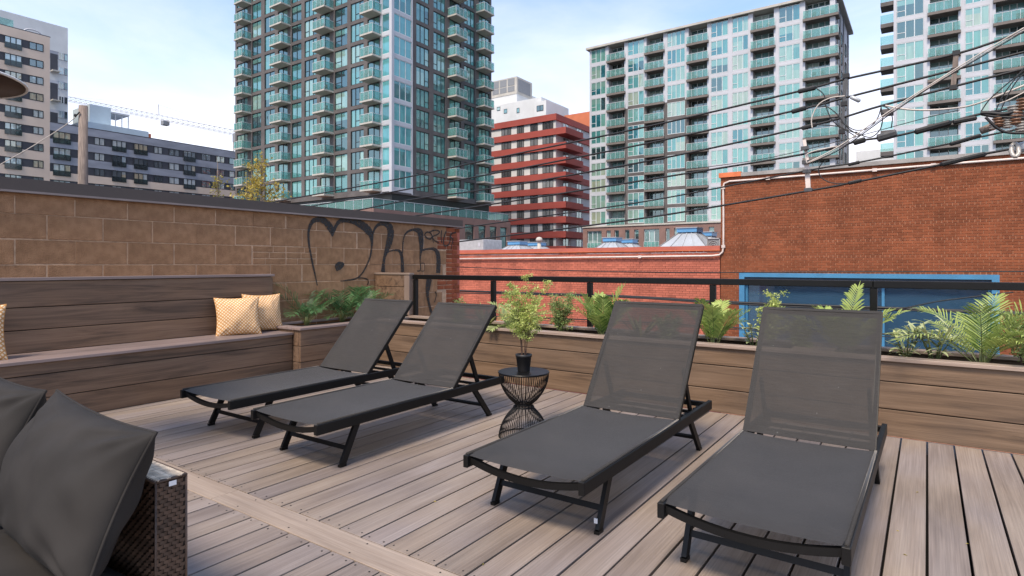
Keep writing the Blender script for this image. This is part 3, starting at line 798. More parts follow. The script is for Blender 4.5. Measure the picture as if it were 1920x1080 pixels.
mp_ = thing('planter', 'long brown plank planter box with pale rim running under the black railing', 'planter', (-1.2, 5.1, 0))
PY = 4.84
q = MB(); q.box(LX + 0.01, 3.0, PY + 0.024, 5.44, 0.001, 0.40); part('liner', q, 'deck shadow', mp_)
q = MB(); q.box(LX + 0.03, 3.0, 4.93, 5.34, 0.401, 0.462); tag(part('soil', q, 'soil', mp_), kind='stuff')
joints = [LX + 0.003, 1.4, 3.0]
for z0, z1, sh in ((0.004, 0.183, 0), (0.190, 0.372, -0.9), (0.379, 0.515, 0.3)):
    js = [joints[0]] + [j + sh for j in joints[1:-1]] + [joints[-1]]
    for a, c in zip(js, js[1:]): plank_x(mp_, a + .001, c - .001, PY, PY + 0.022, z0, z1)
for a, c in zip(joints, joints[1:]):
    plank_x(mp_, a + .001, c - .001, PY - 0.024, PY + 0.090, 0.5175, 0.543, 'cap along x', 'rim_board')
    plank_x(mp_, a + .001, c - .001, 5.345, 5.455, 0.5175, 0.543, 'cap along x', 'rim_board')
xc = at(1530, 640, y=5.13).x
for k in range(2): plank_x(mp_, xc - 0.15 + k * 0.147, xc - 0.006 + k * 0.147, PY + 0.094, 5.341, 0.514, 0.540, 'cap along x', 'rim_board')
for a, c in zip(joints, joints[1:]): plank_x(mp_, a + .001, c - .001, 5.430, 5.452, 0.004, 0.515)

scr = thing('screen_panel', 'short dark plank screen panel with pale corner board at the left railing end', 'screen', (-5.7, 5.44, 0.5))
for z0, z1 in ((0.545, 0.715), (0.721, 0.891), (0.897, 1.048)): plank_x(scr, -5.985, -5.452, 5.43, 5.452, z0, z1, 'bench plank')
q = MB(); q.bbox(-5.449, -5.36, 5.428, 5.50, 0.545, 1.048, 0.003); part('corner_board', q, 'corner board', scr)
q = MB(); q.bbox(-5.99, -5.35, 5.42, 5.51, 1.050, 1.073, 0.003); part('top_cap', q, 'cap along x', scr)
q = MB(); q.box(-5.985, -5.452, 5.455, 5.49, 0.0, 1.045); part('backing', q, 'deck shadow', scr)

# ================================================================== RAILING
RY = 5.50
rl = thing('railing', 'black square-tube railing behind the long planter with posts and one thick top rail', 'railing', (-2.5, RY, 0.0))
pm = MB(); pm.bbox(-0.025, 0.025, -0.025, 0.025, 0.0, 0.995, 0.003); pm = pm.mesh('post', 'rail metal')
for x in (-5.315, -4.09, -2.85, -1.60, -0.3475, 0.90, 2.15): link('post', pm, rl, Vector((x, RY, 0)) - rl.location)
q = MB(); q.bbox(-5.342, -0.35, RY - 0.032, RY + 0.032, 0.997, 1.052, 0.004); part('top_rail', q, 'rail metal', rl)
q = MB(); q.bbox(-0.349, 3.0, RY - 0.033, RY + 0.033, 0.996, 1.053, 0.004); part('top_rail', q, 'rail metal', rl)

# ================================================================== SUN LOUNGERS
LW, LL = 0.635, 1.79
def make_lounger(angle, blen=0.775):
    root = thing('sun_lounger', None, 'sun lounger', (0, 0, 0), 'charcoal sling sun loungers in a row on the deck')
    hw = LW / 2
    for s_ in (-1, 1):
        q = MB(); q.bbox(s_ * hw - (0.026 if s_ > 0 else 0), s_ * hw + (0 if s_ > 0 else 0.026), 0.0, LL, 0.232, 0.290, 0.003)
        rail = part('side_rail', q, 'black metal', root)
        q = MB(); q.bbox(s_ * hw - (0.027 if s_ > 0 else -0.001), s_ * hw + (-0.001 if s_ > 0 else 0.027), -0.006, 0.004, 0.2325, 0.2895, 0.002); part('end_cap', q, 'black metal', rail)
    # bowed front bar, straight cross bars
    q = MB(); pts = [(hw - 0.02) * (2 * i / 16 - 1) for i in range(17)]
    for a, c in zip(pts, pts[1:]):
        za, zc = (0.268 - 0.046 * (1 - (p / hw) ** 2) for p in (a, c))
        q.bar((a, 0.030, za), (c, 0.030, zc), 0.022, 0.028)
    part('front_bar', q, 'black metal', root)
    for y, z in ((1.155, 0.262), (1.36, 0.262), (LL - 0.02, 0.262)):
        q = MB(); q.bbox(-hw + 0.026, hw - 0.026, y - 0.014, y + 0.014, z - 0.016, z + 0.016, 0.003); part('cross_bar', q, 'black metal', root)
    # seat sling
    q = MB(); nx, ny = 18, 20; y0, y1 = 0.012, 1.165
    for j in range(ny + 1):
        y = y0 + (y1 - y0) * j / ny
        for i in range(nx + 1):
            u = 2 * i / nx - 1
            z = 0.2935 - 0.010 * (1 - u * u) * (0.5 + 0.5 * sin(pi * j / ny)) - 0.006 * (1 - u * u)
            if j == 0: z -= 0.006
            q.v.append((u * (hw - 0.010), y, z))
    for j in range(ny):
        for i in range(nx):
            a = j * (nx + 1) + i; q.f.append((a, a + 1, a + nx + 2, a + nx + 1)); q.m.append(0)
    part('seat_sling', q, 'sling fabric', root, True)
    for s_ in (-1, 1):
        q = MB(); q.tube([(s_ * (hw - 0.013), 0.006, 0.2925), (s_ * (hw - 0.013), 1.165, 0.2925)], 0.0075, 6); part('sling_edge', q, 'sling fabric', root, True)
    # backrest
    py, pz = 1.185, 0.285
    dy, dz = cos(angle), sin(angle); ny_, nz_ = -sin(angle), cos(angle)
    bw = hw - 0.012
    def B(x, t, o=0.0): return (x, py + dy * t + ny_ * o, pz + dz * t + nz_ * o)
    bf = MB()
    for s_ in (-1, 1): bf.bar(B(s_ * (bw - 0.012), -0.01), B(s_ * (bw - 0.012), blen), 0.024, 0.026, (0, ny_, nz_))
    bf.bar(B(-bw + 0.024, blen - 0.014), B(bw - 0.024, blen - 0.014), 0.026, 0.022, (0, ny_, nz_))
    bf.bar(B(-bw + 0.024, 0.022), B(bw - 0.024, 0.022), 0.022, 0.022, (0, ny_, nz_))
    bf.bar(B(-bw + 0.024, blen * 0.44), B(bw - 0.024, blen * 0.44), 0.020, 0.020, (0, ny_, nz_)) if False else None
    br = part('backrest', bf, 'black metal', root)
    q = MB(); ny2 = 16
    for j in range(ny2 + 1):
        t = blen * j / ny2 + (0.004 if j == ny2 else 0)
        for i in range(nx + 1):
            u = 2 * i / nx - 1
            q.v.append(B(u * (bw - 0.004), t, 0.0155 - 0.014 * (1 - u ** 4) * sin(pi * min(1, j / ny2)) ** 0.5 if 0 < j < ny2 else 0.0155))
    for j in range(ny2):
        for i in range(nx):
            a = j * (nx + 1) + i; q.f.append((a, a + 1, a + nx + 2, a + nx + 1)); q.m.append(0)
    part('back_sling', q, 'sling fabric', br, True)
    q = MB(); q.bar(B(-bw + 0.004, blen - 0.006, 0.013), B(bw - 0.004, blen - 0.006, 0.013), 0.016, 0.007, (0, ny_, nz_)); part('sling_hem', q, 'sling fabric', br)
    # hinged support: two struts from the backrest to notched rack plates on the rails
    at_ = blen * 0.42; foot = 1.52
    q = MB()
    for s_ in (-1, 1):
        p = B(s_ * (bw - 0.045), at_, -0.015); q.bar(p, (s_ * (bw - 0.045), foot, 0.262), 0.016, 0.034, (0, 1, 0.3))
    q.bar((-bw + 0.045, foot, 0.262), (bw - 0.045, foot, 0.262), 0.018, 0.018)
    part('support_strut', q, 'black metal', root)
    for s_ in (-1, 1):
        q = MB()
        for k in range(5): q.box(s_ * (hw - 0.05) - 0.006, s_ * (hw - 0.05) + 0.006, 1.40 + k * 0.055, 1.425 + k * 0.055, 0.236, 0.276)
        q.box(s_ * (hw - 0.05) - 0.0055, s_ * (hw - 0.05) + 0.0055, 1.38, 1.665, 0.222, 0.244); part('rack_plate', q, 'black metal', root)
    # splayed legs with stretchers
    for (ya, yb) in ((0.315, 0.200), (1.435, 1.630)):
        for s_ in (-1, 1):
            q = MB(); x = s_ * (hw - 0.036)
            q.bar((x, ya, 0.245), (x, yb, 0.012), 0.020, 0.040, (0, 1, 0)); leg = part('leg', q, 'black metal', root)
            q = MB(); q.box(x - 0.012, x + 0.012, yb - 0.022, yb + 0.024, 0.0005, 0.016); part('foot_pad', q, 'rail metal', leg)
        t = 0.36; ym = yb + (ya - yb) * t; zm = 0.012 + 0.233 * t
        q = MB(); q.bar((-hw + 0.046, ym, zm), (hw - 0.046, ym, zm), 0.014, 0.026, (0, (ya - yb), 0.233)); part('stretcher', q, 'black metal', root)
    return root
proto_up = make_lounger(radians(53.5), 0.785)
proto_low = make_lounger(radians(47.5), 0.765)
lbl = ['grey-brown sling sun lounger nearest the bench, leftmost of the four', 'sling sun lounger between the leftmost lounger and the black wire side table',
       'dark sling sun lounger right of the wire table, white sticker on its leg', 'dark sling sun lounger nearest the viewer, rightmost of the four']
spots = [(-4.035, 2.135, 0.4), (-3.085, 2.09, 0.3), (-1.465, 2.165, 0.3), (-0.513, 2.145, -0.4)]
for i, (x, y, r) in enumerate(spots):
    src = proto_low if i < 2 else proto_up
    o = src if i in (0, 2) else copy_tree(src)
    o.location = (x, y, 0); o.rotation_euler[2] = radians(r); o['label'] = lbl[i]
    if i == 2: third = o
q = MB(); q.box(0.2655, 0.2805, 0.187, 0.1935, 0.045, 0.066); link('sticker', q.mesh('sticker', 'sticker white'), third)

# ================================================================== WIRE SIDE TABLE
tb = at(982, 697, z=0.443); tx, ty = tb.x, tb.y
stb = thing('side_table', 'black wire hourglass side table with a flat round top between the loungers', 'side table', (tx, ty, 0))
R_ = 0.172
prof = []
for i in range(15):
    z = 0.004 + 0.436 * i / 14; t = abs(z - 0.215) / 0.222
    prof.append((0.042 + (R_ - 0.042) * (1 - (1 - min(t, 1)) ** 1.9) ** 0.80, z))
def hour(z):
    for (r0, z0), (r1, z1) in zip(prof, prof[1:]):
        if z0 <= z <= z1: return r0 + (r1 - r0) * (z - z0) / (z1 - z0)
    return prof[-1][0]
q = MB(); q.tube([(r, 0, z) for r, z in prof], 0.0022, 5, cap=False); wm = q.mesh('wire', 'black metal', True)
NW = 64
for i in range(NW):
    o = link('wire', wm, stb, (0, 0, 0)); o.rotation_euler[2] = 2 * pi * i / NW
for z, rr in ((0.005, 0.004), (0.205, 0.006), (0.222, 0.006), (0.438, 0.004)):
    q = MB(); rad = hour(z); q.tube([(rad * cos(2 * pi * k / 36), rad * sin(2 * pi * k / 36), z) for k in range(36)], rr, 6, closed=True)
    link('ring', q.mesh('ring', 'black metal', True), stb)
q = MB(); q.lathe([(R_ + 0.004, 0.440), (R_ + 0.005, 0.444), (R_ + 0.003, 0.447), (0.02, 0.4475)], (0, 0, 0), 48)
link('table_top', q.mesh('table_top', 'rail metal'), stb)

# ================================================================== PILLOWS AND CUSHIONS
def pillow_mesh(name, w, h, t, m, wr=0.006, n=34, c=0.075, seed=0, pw=0.55, low=1.0):
    rnd = random.Random(seed); ph = [rnd.uniform(0, 6.28) for _ in range(14)]
    q = MB(); uv = []
    def pos(u, v, side):
        x = u * w / 2 * (1 - c * (1 - v * v)); y = v * h / 2 * (1 - (c if v > 0 else c * low) * (1 - u * u))
        prof_ = max(0, (1 - u ** 2)) ** pw * max(0, (1 - v ** 2)) ** pw
        z = t / 2 * prof_
        cu, cv = abs(u), abs(v)
        fold = 0
        for k, (su, sv) in enumerate(((1, 1), (-1, 1), (1, -1), (-1, -1))):          # creases fanning out of every corner
            du, dv = u - su, v - sv; r = hypot(du, dv); a = math.atan2(dv * sv, du * su)
            fold += math.exp(-r * 1.5) * sin(a * 11 + ph[k]) * min(1, r * 3)
        fold += 0.45 * sin(u * 5 + 3 * v + ph[5]) * sin(v * 6 + ph[6]) + 0.3 * sin(u * 13 + ph[7] + 2 * sin(v * 4))
        z += wr * fold * min(1, prof_ * 2.2)
        return (x, y, z * side)
    idx = {}
    for side in (1, -1):
        for j in range(n + 1):
            for i in range(n + 1):
                u, v = sin((2 * i / n - 1) * pi / 2), sin((2 * j / n - 1) * pi / 2)
                edge = i in (0, n) or j in (0, n)
                if edge and side == -1: idx[i, j, -1] = idx[i, j, 1]; continue
                idx[i, j, side] = len(q.v); q.v.append(pos(u, v, side)); uv.append(((u + 1) / 2 * w, (v + 1) / 2 * h))
        for j in range(n):
            for i in range(n):
                f = (idx[i, j, side], idx[i + 1, j, side], idx[i + 1, j + 1, side], idx[i, j + 1, side])
                q.f.append(f if side == 1 else f[::-1]); q.m.append(0)
    me = q.mesh(name, m, True)
    ul = me.uv_layers.new(name='UVMap')
    for lp_ in me.loops: ul.data[lp_.index].uv = uv[lp_.vertex_index]
    return me
def place(o, c, right, up):
    r = Vector(right).normalized(); n_ = r.cross(Vector(up)).normalized(); u_ = n_.cross(r)
    o.matrix_world = Matrix(((r.x, u_.x, n_.x, c[0]), (r.y, u_.y, n_.y, c[1]), (r.z, u_.z, n_.z, c[2]), (0, 0, 0, 1)))
def seam(o, w, h, c, m, r=0.004):
    q = MB(); pts = []
    for k in range(80):
        s4 = k / 20; e = int(s4); f = sin((2 * (s4 - e) - 1) * pi / 2)
        u, v = ((f, -1), (1, f), (-f, 1), (-1, -f))[e]
        pts.append((u * w / 2 * (1 - c * (1 - v * v)), v * h / 2 * (1 - c * (1 - u * u)), 0))
    q.tube(pts, r, 5, closed=True); link('piping', q.mesh('piping', m, True), o)
PG = 'mustard lattice pillows on the bench'
def pillow(label, c, right, up, w=0.42, h=0.42, seed=1):
    o = link('pillow', pillow_mesh('pillow', w, h, 0.20, 'cushion lattice', 0.007, c=0.10, seed=seed)); tag(o, label, 'pillow', PG); place(o, c, right, up)
    seam(o, w, h, 0.10, 'cushion lattice', 0.0035)
pA = at(446, 593, x=-5.70); pB = at(493, 586, x=-5.76)
pillow('mustard lattice pillow in front of its twin at the right end of the bench', (pA.x, pA.y, pA.z), (0.42, 0.90, 0.03), (-0.28, 0.0, 1.0), 0.42, 0.40, 3)
pillow('mustard lattice pillow half hidden behind its twin beside the palm planter', (pB.x, pB.y, pB.z), (0.10, 0.99, -0.02), (-0.22, 0.03, 1.0), 0.42, 0.40, 5)
pC = at(-58, 625, x=-5.70)
pillow('mustard lattice pillow cut off by the left edge of the photo', (pC.x, pC.y, 0.672), (0.25, 0.95, 0.02), (-0.25, 0, 1.0), 0.42, 0.42, 8)

# sofa
sofa = thing('wicker_sofa', 'brown wicker sofa seen from its end in the bottom left corner', 'sofa', (-2.6, 0.5, 0))
q = MB(); q.box(-4.2, -1.806, 0.816, 0.898, 0.03, 0.556); part('backrest', q, 'rail metal', sofa)
q = MB(); q.box(-4.2, -1.83, 0.02, 0.808, 0.05, 0.205); part('seat_base', q, 'rail metal', sofa)
wv = MB(); rows = 46; rh = 0.545 / rows
for r in range(rows):                                        # woven end of the back: strands over and under
    z0 = 0.008 + r * rh
    for k in range(4):
        a = 0.8135 + 0.0225 * (k - 0.5 * (r % 2)); e = a + 0.0215
        a, e = max(a, 0.8135), min(e, 0.9005)
        if e - a < 0.004: continue
        mid = (a + e) / 2
        i = len(wv.v)
        for (yy, dx) in ((a, 0.0005), (mid, 0.005), (e, 0.0005)):
            wv.v += [(-1.8055 + dx, yy, z0), (-1.8055 + dx, yy, z0 + rh * 0.9)]
        wv.f += [(i, i + 2, i + 3, i + 1), (i + 2, i + 4, i + 5, i + 3)]; wv.m += [0, 0]
    n = 40
    for k in range(n):                                      # front of the back
        a = -1.808 - k * 0.030 - 0.015 * (r % 2); e = a - 0.028; mid = (a + e) / 2
        i = len(wv.v)
        for (xx, dy_) in ((a, 0.0), (mid, 0.005), (e, 0.0)):
            wv.v += [(xx, 0.8155 - dy_, z0), (xx, 0.8155 - dy_, z0 + rh * 0.9)]
        wv.f += [(i, i + 1, i + 3, i + 2), (i + 2, i + 3, i + 5, i + 4)]; wv.m += [0, 0]
tag(part('weave', wv, 'wicker', sofa), kind='stuff')
wt = MB()
for r in range(70):                                         # flat herringbone strands on top
    for k in range(5):
        x = -1.812 - r * 0.0125; y = 0.8255 + k * 0.016
        sg = 1 if k % 2 else -1
        c_ = Vector((x, y, 0.5585)); d_ = Vector((0.0075, sg * 0.0085, 0.0))
        wt.bar(c_ - d_ + Vector((0, 0, 0.001)), c_ + d_ + Vector((0, 0, 0.003)), 0.0095, 0.003)
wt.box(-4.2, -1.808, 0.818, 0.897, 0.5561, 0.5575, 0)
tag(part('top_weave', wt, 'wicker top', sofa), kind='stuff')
q = MB()
q.tube([(-1.806, 0.815, 0.557), (-1.806, 0.899, 0.557)], 0.005, 6); q.tube([(-4.2, 0.815, 0.557), (-1.806, 0.815, 0.557)], 0.005, 6); q.tube([(-4.2, 0.9, 0.557), (-1.806, 0.9, 0.557)], 0.005, 6)
q.tube([(-1.806, 0.815, 0.01), (-1.806, 0.815, 0.557)], 0.004, 6); q.tube([(-1.806, 0.9, 0.01), (-1.806, 0.9, 0.557)], 0.004, 6)
part('edge_cord', q, 'wicker', sofa, True)
q = MB(); q.box(-1.7995, -1.7985, 0.848, 0.869, 0.538, 0.552); part('sewn_tag', q, 'sticker white', sofa)
CG = 'charcoal sofa back cushions'
def cushion(label, c, right, up, w, h, t, seed, name='cushion', group=CG, wr=0.011):
    o = link(name, pillow_mesh(name, w, h, t, 'charcoal cloth', wr, 64, 0.08, seed, 0.50, 1.0)); tag(o, label, 'cushion', group); place(o, c, right, up)
    seam(o, w, h, 0.08, 'charcoal cloth', 0.005)
cushion('large charcoal back cushion nearest the wicker end of the sofa', (-2.08, 0.695, 0.545), (1, -0.02, -0.03), (0.12, 0.17, 0.40), 0.74, 0.42, 0.25, 11)
cushion('charcoal back cushion behind the larger one, cut off by the left edge', (-2.90, 0.70, 0.550), (1, 0.0, -0.02), (0.12, 0.17, 0.40), 0.72, 0.42, 0.25, 12)
for i, x in enumerate((-2.19, -2.95)):
    cushion(('charcoal seat cushion of the wicker sofa in the bottom left corner', 'charcoal seat cushion under the cut-off back cushion')[i],
            (x, 0.40, 0.265), (1, 0, 0), (0, 1, 0), 0.77, 0.80, 0.19, 20 + i, 'seat_cushion', 'charcoal sofa seat cushions', 0.006)

# patio heater whose dome pokes in at the left edge
hp = at(-162, 160, Z=3.0)
hx, hy = hp.x, hp.y
ph_ = thing('patio_heater', 'brown dome canopy with a pale rim poking in at the upper left edge', 'patio heater', (hx, hy, 0))
q = MB(); q.lathe([(0.0, 0.0), (0.05, 0.115), (0.25, 0.085), (0.44, 0.0)][::-1], (hx, hy, 2.14), 40)
part('dome', q, 'heater brown', ph_, True)
q = MB(); q.tube([(hx + 0.445 * cos(2 * pi * k / 48), hy + 0.445 * sin(2 * pi * k / 48), 2.142) for k in range(48)], 0.007, 6, closed=True); part('rim', q, 'heater rim', ph_, True)
q = MB(); q.lathe([(0.03, 0.10), (0.03, 1.75), (0.09, 1.77), (0.09, 1.98), (0.03, 2.0), (0.03, 2.15)], (hx, hy, 0), 20); part('pole', q, 'galvanised', ph_, True)
q = MB(); q.lathe([(0.23, 0.0), (0.23, 0.05), (0.2, 0.09), (0.03, 0.11)], (hx, hy, 0), 28); part('base', q, 'heater brown', ph_)

# ================================================================== BRICK BUILDINGS ACROSS THE ALLEY
BY = 17.5
def brick_wall(parent, y, x0, x1, z0, z1, bmat, holes, near, hdr=True, cm=(0.0675, 0.2085), jt=0.0105):
    """common bond: every sixth course is headers. The bricks that show largest are objects, the rest one joined mesh."""
    H, L = cm; lst = []
    n = int((z1 - z0) / H)
    for r in range(n):
        z = z1 - (r + 1) * H; header = hdr and (r % 6 == 3)
        l = L / 2 if header else L; off = (0.25 * L if header else (0.5 * L if r % 2 else 0))
        x = x0 - off
        while x < x1:
            a, e = max(x, x0), min(x + l - jt, x1)
            x += l
            if e - a < 0.03: continue
            segs = [(a, e)]
            for hx0, hx1, hz0, hz1 in holes:
                if z < hz1 and z + H > hz0:
                    segs = [s for p, r_ in segs for s in ((p, min(r_, hx0)), (max(p, hx1), r_)) if s[1] - s[0] > 0.02]
            j2 = jt * (1.25 if header else 0.8)
            for p, r_ in segs: lst.append((p, r_ - (jt * 0.3 if header else 0), z + j2 * 0.5, z + H - j2 * 0.5))
    lst.sort(key=lambda t: near(t))
    cache = {}; w = wloc(parent)
    for a, e, za, zb in lst[:290]:
        k = round(e - a, 3)
        if k not in cache:
            q = MB(); q.box(0, e - a, -0.009, 0.01, 0, zb - za, 0, 'b'); cache[k] = q.mesh('brick', bmat)
        link('brick', cache[k], parent, Vector((a, y + random.uniform(-.0015, .0015), za)) - w)
    q = MB()
    for a, e, za, zb in lst[290:]:
        d = random.uniform(-.0015, .0015); q.box(a, e, y - 0.009 + d, y + 0.01, za, zb, 0, 'b')
    tag(part('brickwork', q, bmat, parent), kind='stuff')

X0, X1 = -4.87, 3.6
WZ1 = 0.93; wx0, wx1 = at(1387, 512, y=BY).x, at(1873, 512, y=BY).x
tall = thing('brick_building', 'tall brown-red brick building with a wide blue framed window across the alley', 'building', (-0.6, BY, -4.5))
q = MB()
q.box(X0, X1, BY + 0.001, BY + 9, WZ1, 3.66); q.box(X0, wx0, BY + 0.001, BY + 9, -4.5, WZ1); q.box(wx1, X1, BY + 0.001, BY + 9, -4.5, WZ1)
q.box(wx0, wx1, BY + 0.001, BY + 9, -4.5, -1.5); q.box(wx0, wx1, BY + 0.6, BY + 9, -1.5, WZ1)
part('wall', q, 'wall mortar', tall)
brick_wall(tall, BY, X0, X1, -0.9, 3.655, 'wall brick', [(wx0, wx1, -1.5, WZ1)], lambda t: -(t[0]) * 1.0 + abs((t[2] + t[3]) / 2 - 2.2) * 1.2)
q = MB(); t_ = 0.13
q.box(wx0 - .01, wx1 + .01, BY - 0.03, BY + 0.30, WZ1 - t_ * 0.75, WZ1 + 0.015); q.box(wx0 - .01, wx0 + t_, BY - 0.03, BY + 0.30, -1.5, WZ1 - t_ * 0.75 - .001)
q.box(wx1 - t_, wx1 + .01, BY - 0.03, BY + 0.30, -1.5, WZ1 - t_ * 0.75 - .001); q.box(wx0, wx1, BY - 0.05, BY + 0.30, -1.55, -1.501)
wf = part('window', q, 'blue frame', tall)
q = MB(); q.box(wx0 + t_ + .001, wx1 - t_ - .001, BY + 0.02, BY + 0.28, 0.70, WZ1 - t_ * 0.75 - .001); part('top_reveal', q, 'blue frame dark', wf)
xm = at(1655, 560, y=BY).x
for a, c in ((wx0 + t_ + .003, xm - .03), (xm + .03, wx1 - t_ - .003)):
    q = MB(); q.box(a, c, BY + 0.22, BY + 0.24, -1.49, 0.699); part('pane', q, 'blue pane', wf)
q = MB(); q.box(xm - .03, xm + .03, BY + 0.17, BY + 0.26, -1.49, 0.699); q.box(wx0 + t_ + .002, wx0 + t_ + 0.05, BY + .14, BY + .26, -1.49, .699); q.box(wx1 - t_ - 0.05, wx1 - t_ - .002, BY + .14, BY + .26, -1.49, .699)
part('mullion', q, 'blue frame', wf)
q = MB(); q.box(-4.30, X1, BY - 0.06, BY + 0.4, 3.665, 3.765); part('stone_coping', q, 'stone coping', tall)
q = MB(); q.box(X0 - 0.04, -4.302, BY - 0.07, BY + 0.4, 3.67, 3.80); part('coping_tile', q, 'terracotta', tall)

low = thing('brick_building', 'low pinkish brick building with a red coping and roof lanterns across the alley', 'building', (-10, BY, -4.5))
q = MB(); q.box(-22, X0 - 0.03, BY + 0.031, BY + 11, -4.5, 1.50); part('wall', q, 'pink mortar', low)
brick_wall(low, BY + 0.03, -16.0, X0 - 0.03, -1.2, 1.60, 'pink brick', [], lambda t: abs(t[0] + 5.4) + abs(t[2] - 1.0) * 1.5)
q = MB(); q.box(-22, X0 - 0.02, BY - 0.03, BY + 0.38, 1.605, 1.725); part('coping', q, 'red coping', low)
q = MB(); q.box(-22, X0 - 0.02, BY - 0.035, BY + 0.375, 1.585, 1.603); part('coping_edge', q, 'terracotta', low)

def lantern(u0, u1, vtop, y, label):
    p0, p1 = at(u0, 460, y=y), at(u1, 460, y=y); pt = at((u0 + u1) / 2, vtop, y=y + 0.9)
    cx, cy = (p0.x + p1.x) / 2, y + 0.9; hw = (p1.x - p0.x) / 2; zt = pt.z; zb = 1.50
    r = thing('roof_lantern', label, 'skylight', (cx, cy, zb), 'metal roof lanterns on the low brick building')
    a = 0.24; q = MB(); hd = min(hw, 1.25)
    B_ = [(cx - hw, cy - hd, zb), (cx + hw, cy - hd, zb), (cx + hw, cy + hd, zb), (cx - hw, cy + hd, zb)]
    T_ = [(cx - hw * a, cy - hd * a, zt - 0.16), (cx + hw * a, cy - hd * a, zt - 0.16), (cx + hw * a, cy + hd * a, zt - 0.16), (cx - hw * a, cy + hd * a, zt - 0.16)]
    for i in range(4): q.quad(B_[i], B_[(i + 1) % 4], T_[(i + 1) % 4], T_[i])
    q.quad(*T_); part('sheeting', q, 'roof metal', r)
    for i in range(4):
        for k in range(5):
            f = k / 4
            if k == 4: continue
            p = Vector(B_[i]).lerp(Vector(B_[(i + 1) % 4]), f); s2 = Vector(T_[i]).lerp(Vector(T_[(i + 1) % 4]), f)
            q = MB(); q.bar(p, s2, 0.035, 0.045); part('rib', q, 'louver grey' if k == 0 else 'roof metal', r)
    q = MB(); q.box(cx - hw * a - .08, cx + hw * a + .08, cy - hd * a - .08, cy + hd * a + .08, zt - 0.158, zt - 0.02); part('cap', q, 'blue cap', r)
    q = MB(); q.box(cx - hw * a - .11, cx + hw * a + .11, cy - hd * a - .11, cy + hd * a + .11, zt - 0.019, zt + 0.01); part('cap_lid', q, 'roof metal', r)
lantern(1218, 1340, 428, 19.6, 'largest metal roof lantern with a blue cap, right beside the tall brick wall')
lantern(1256, 1366, 436, 23.2, 'metal roof lantern just behind and right of the largest one')
lantern(1092, 1168, 446, 20.6, 'small metal roof lantern in front of the white condo podium')
lantern(1130, 1198, 449, 23.4, 'small metal roof lantern behind the one below the white condo podium')
lantern(914, 985, 453, 21.0, 'roof lantern beside the block wall end, left of the vent pipe')
lantern(955, 1022, 455, 23.6, 'roof lantern right behind the leftmost one, nearest the vent pipe')
p = at(1011, 465, y=20.5)
vp = thing('vent_pipe', 'pale roof vent pipe with a mushroom cap in front of the red building', 'vent pipe', (p.x, 20.5, 1.5))
q = MB(); q.lathe([(0.11, 0), (0.11, 0.22), (0.075, 0.24), (0.075, 0.60)], (p.x, 20.5, 1.5), 14); part('pipe', q, 'concrete pale', vp, True)
q = MB(); q.lathe([(0.08, 0.60), (0.135, 0.63), (0.14, 0.70), (0.09, 0.78), (0.01, 0.80)], (p.x, 20.5, 1.5), 14); part('cap', q, 'concrete pale', vp, True)
a, c = at(863, 450, y=22), at(906, 450, y=22)
ac = thing('rooftop_unit', 'light grey boxy rooftop unit beside the end of the block wall', 'rooftop unit', ((a.x + c.x) / 2, 22, 1.5))
q = MB(); q.bbox(a.x - 1.2, c.x, 22, 23.5, 1.5, 2.36, 0.02); part('casing', q, 'galvanised', ac)
q = MB(); q.box(c.x - 0.30, c.x - 0.16, 21.985, 21.998, 2.02, 2.2); part('rating_plate', q, 'white frame', ac)
a, c = at(1327, 455, y=19.4), at(1349, 455, y=19.4)
cd = thing('condenser', 'small dark rooftop condenser with wire fan grille beside the tall brick wall', 'condenser', ((a.x + c.x) / 2, 19.4, 1.5))
q = MB(); q.box(a.x, c.x, 19.4, 19.8, 1.5, 2.0); part('casing', q, 'louver grey', cd)
for k in range(3):
    q = MB(); cx_ = (a.x + c.x) / 2; rr = 0.05 + 0.055 * k; q.tube([(cx_ + rr * cos(2 * pi * j / 18), 19.385, 1.78 + rr * sin(2 * pi * j / 18)) for j in range(18)], 0.008, 5, closed=True); part('grille_ring', q, 'galvanised', cd)
q = MB(); q.box(a.x - .02, a.x, 19.37, 19.8, 1.5, 2.03); q.box(c.x, c.x + .02, 19.37, 19.8, 1.5, 2.03); q.box(a.x - .02, c.x + .02, 19.37, 19.8, 2.0, 2.03); part('casing_edge', q, 'galvanised', cd)

# conduit
cp = [at(u, v, y=BY - 0.05) for u, v in ((858, 485.5), (1000, 483.6), (1200, 481.4), (1335, 479.6), (1349, 478), (1355, 472), (1356.5, 462), (1356.5, 400), (1356, 352), (1358, 344), (1368, 340), (1440, 334.5), (1520, 328.3), (1640, 318.8), (1750, 309.6), (1920, 296.5), (2010, 290))]
q = MB(); q.tube(cp, 0.028, 8); cdt = part('conduit', q, 'conduit', None, True); tag(cdt, 'pale conduit pipe running along the low wall and up over the tall brick wall', 'conduit')
for k in (2, 6, 8, 11, 13, 14):
    q = MB(); c_ = cp[k]; q.box(c_.x - 0.05, c_.x + 0.05, c_.y - 0.034, c_.y + 0.036, c_.z - 0.04, c_.z + 0.04); part('clamp', q, 'conduit', cdt)

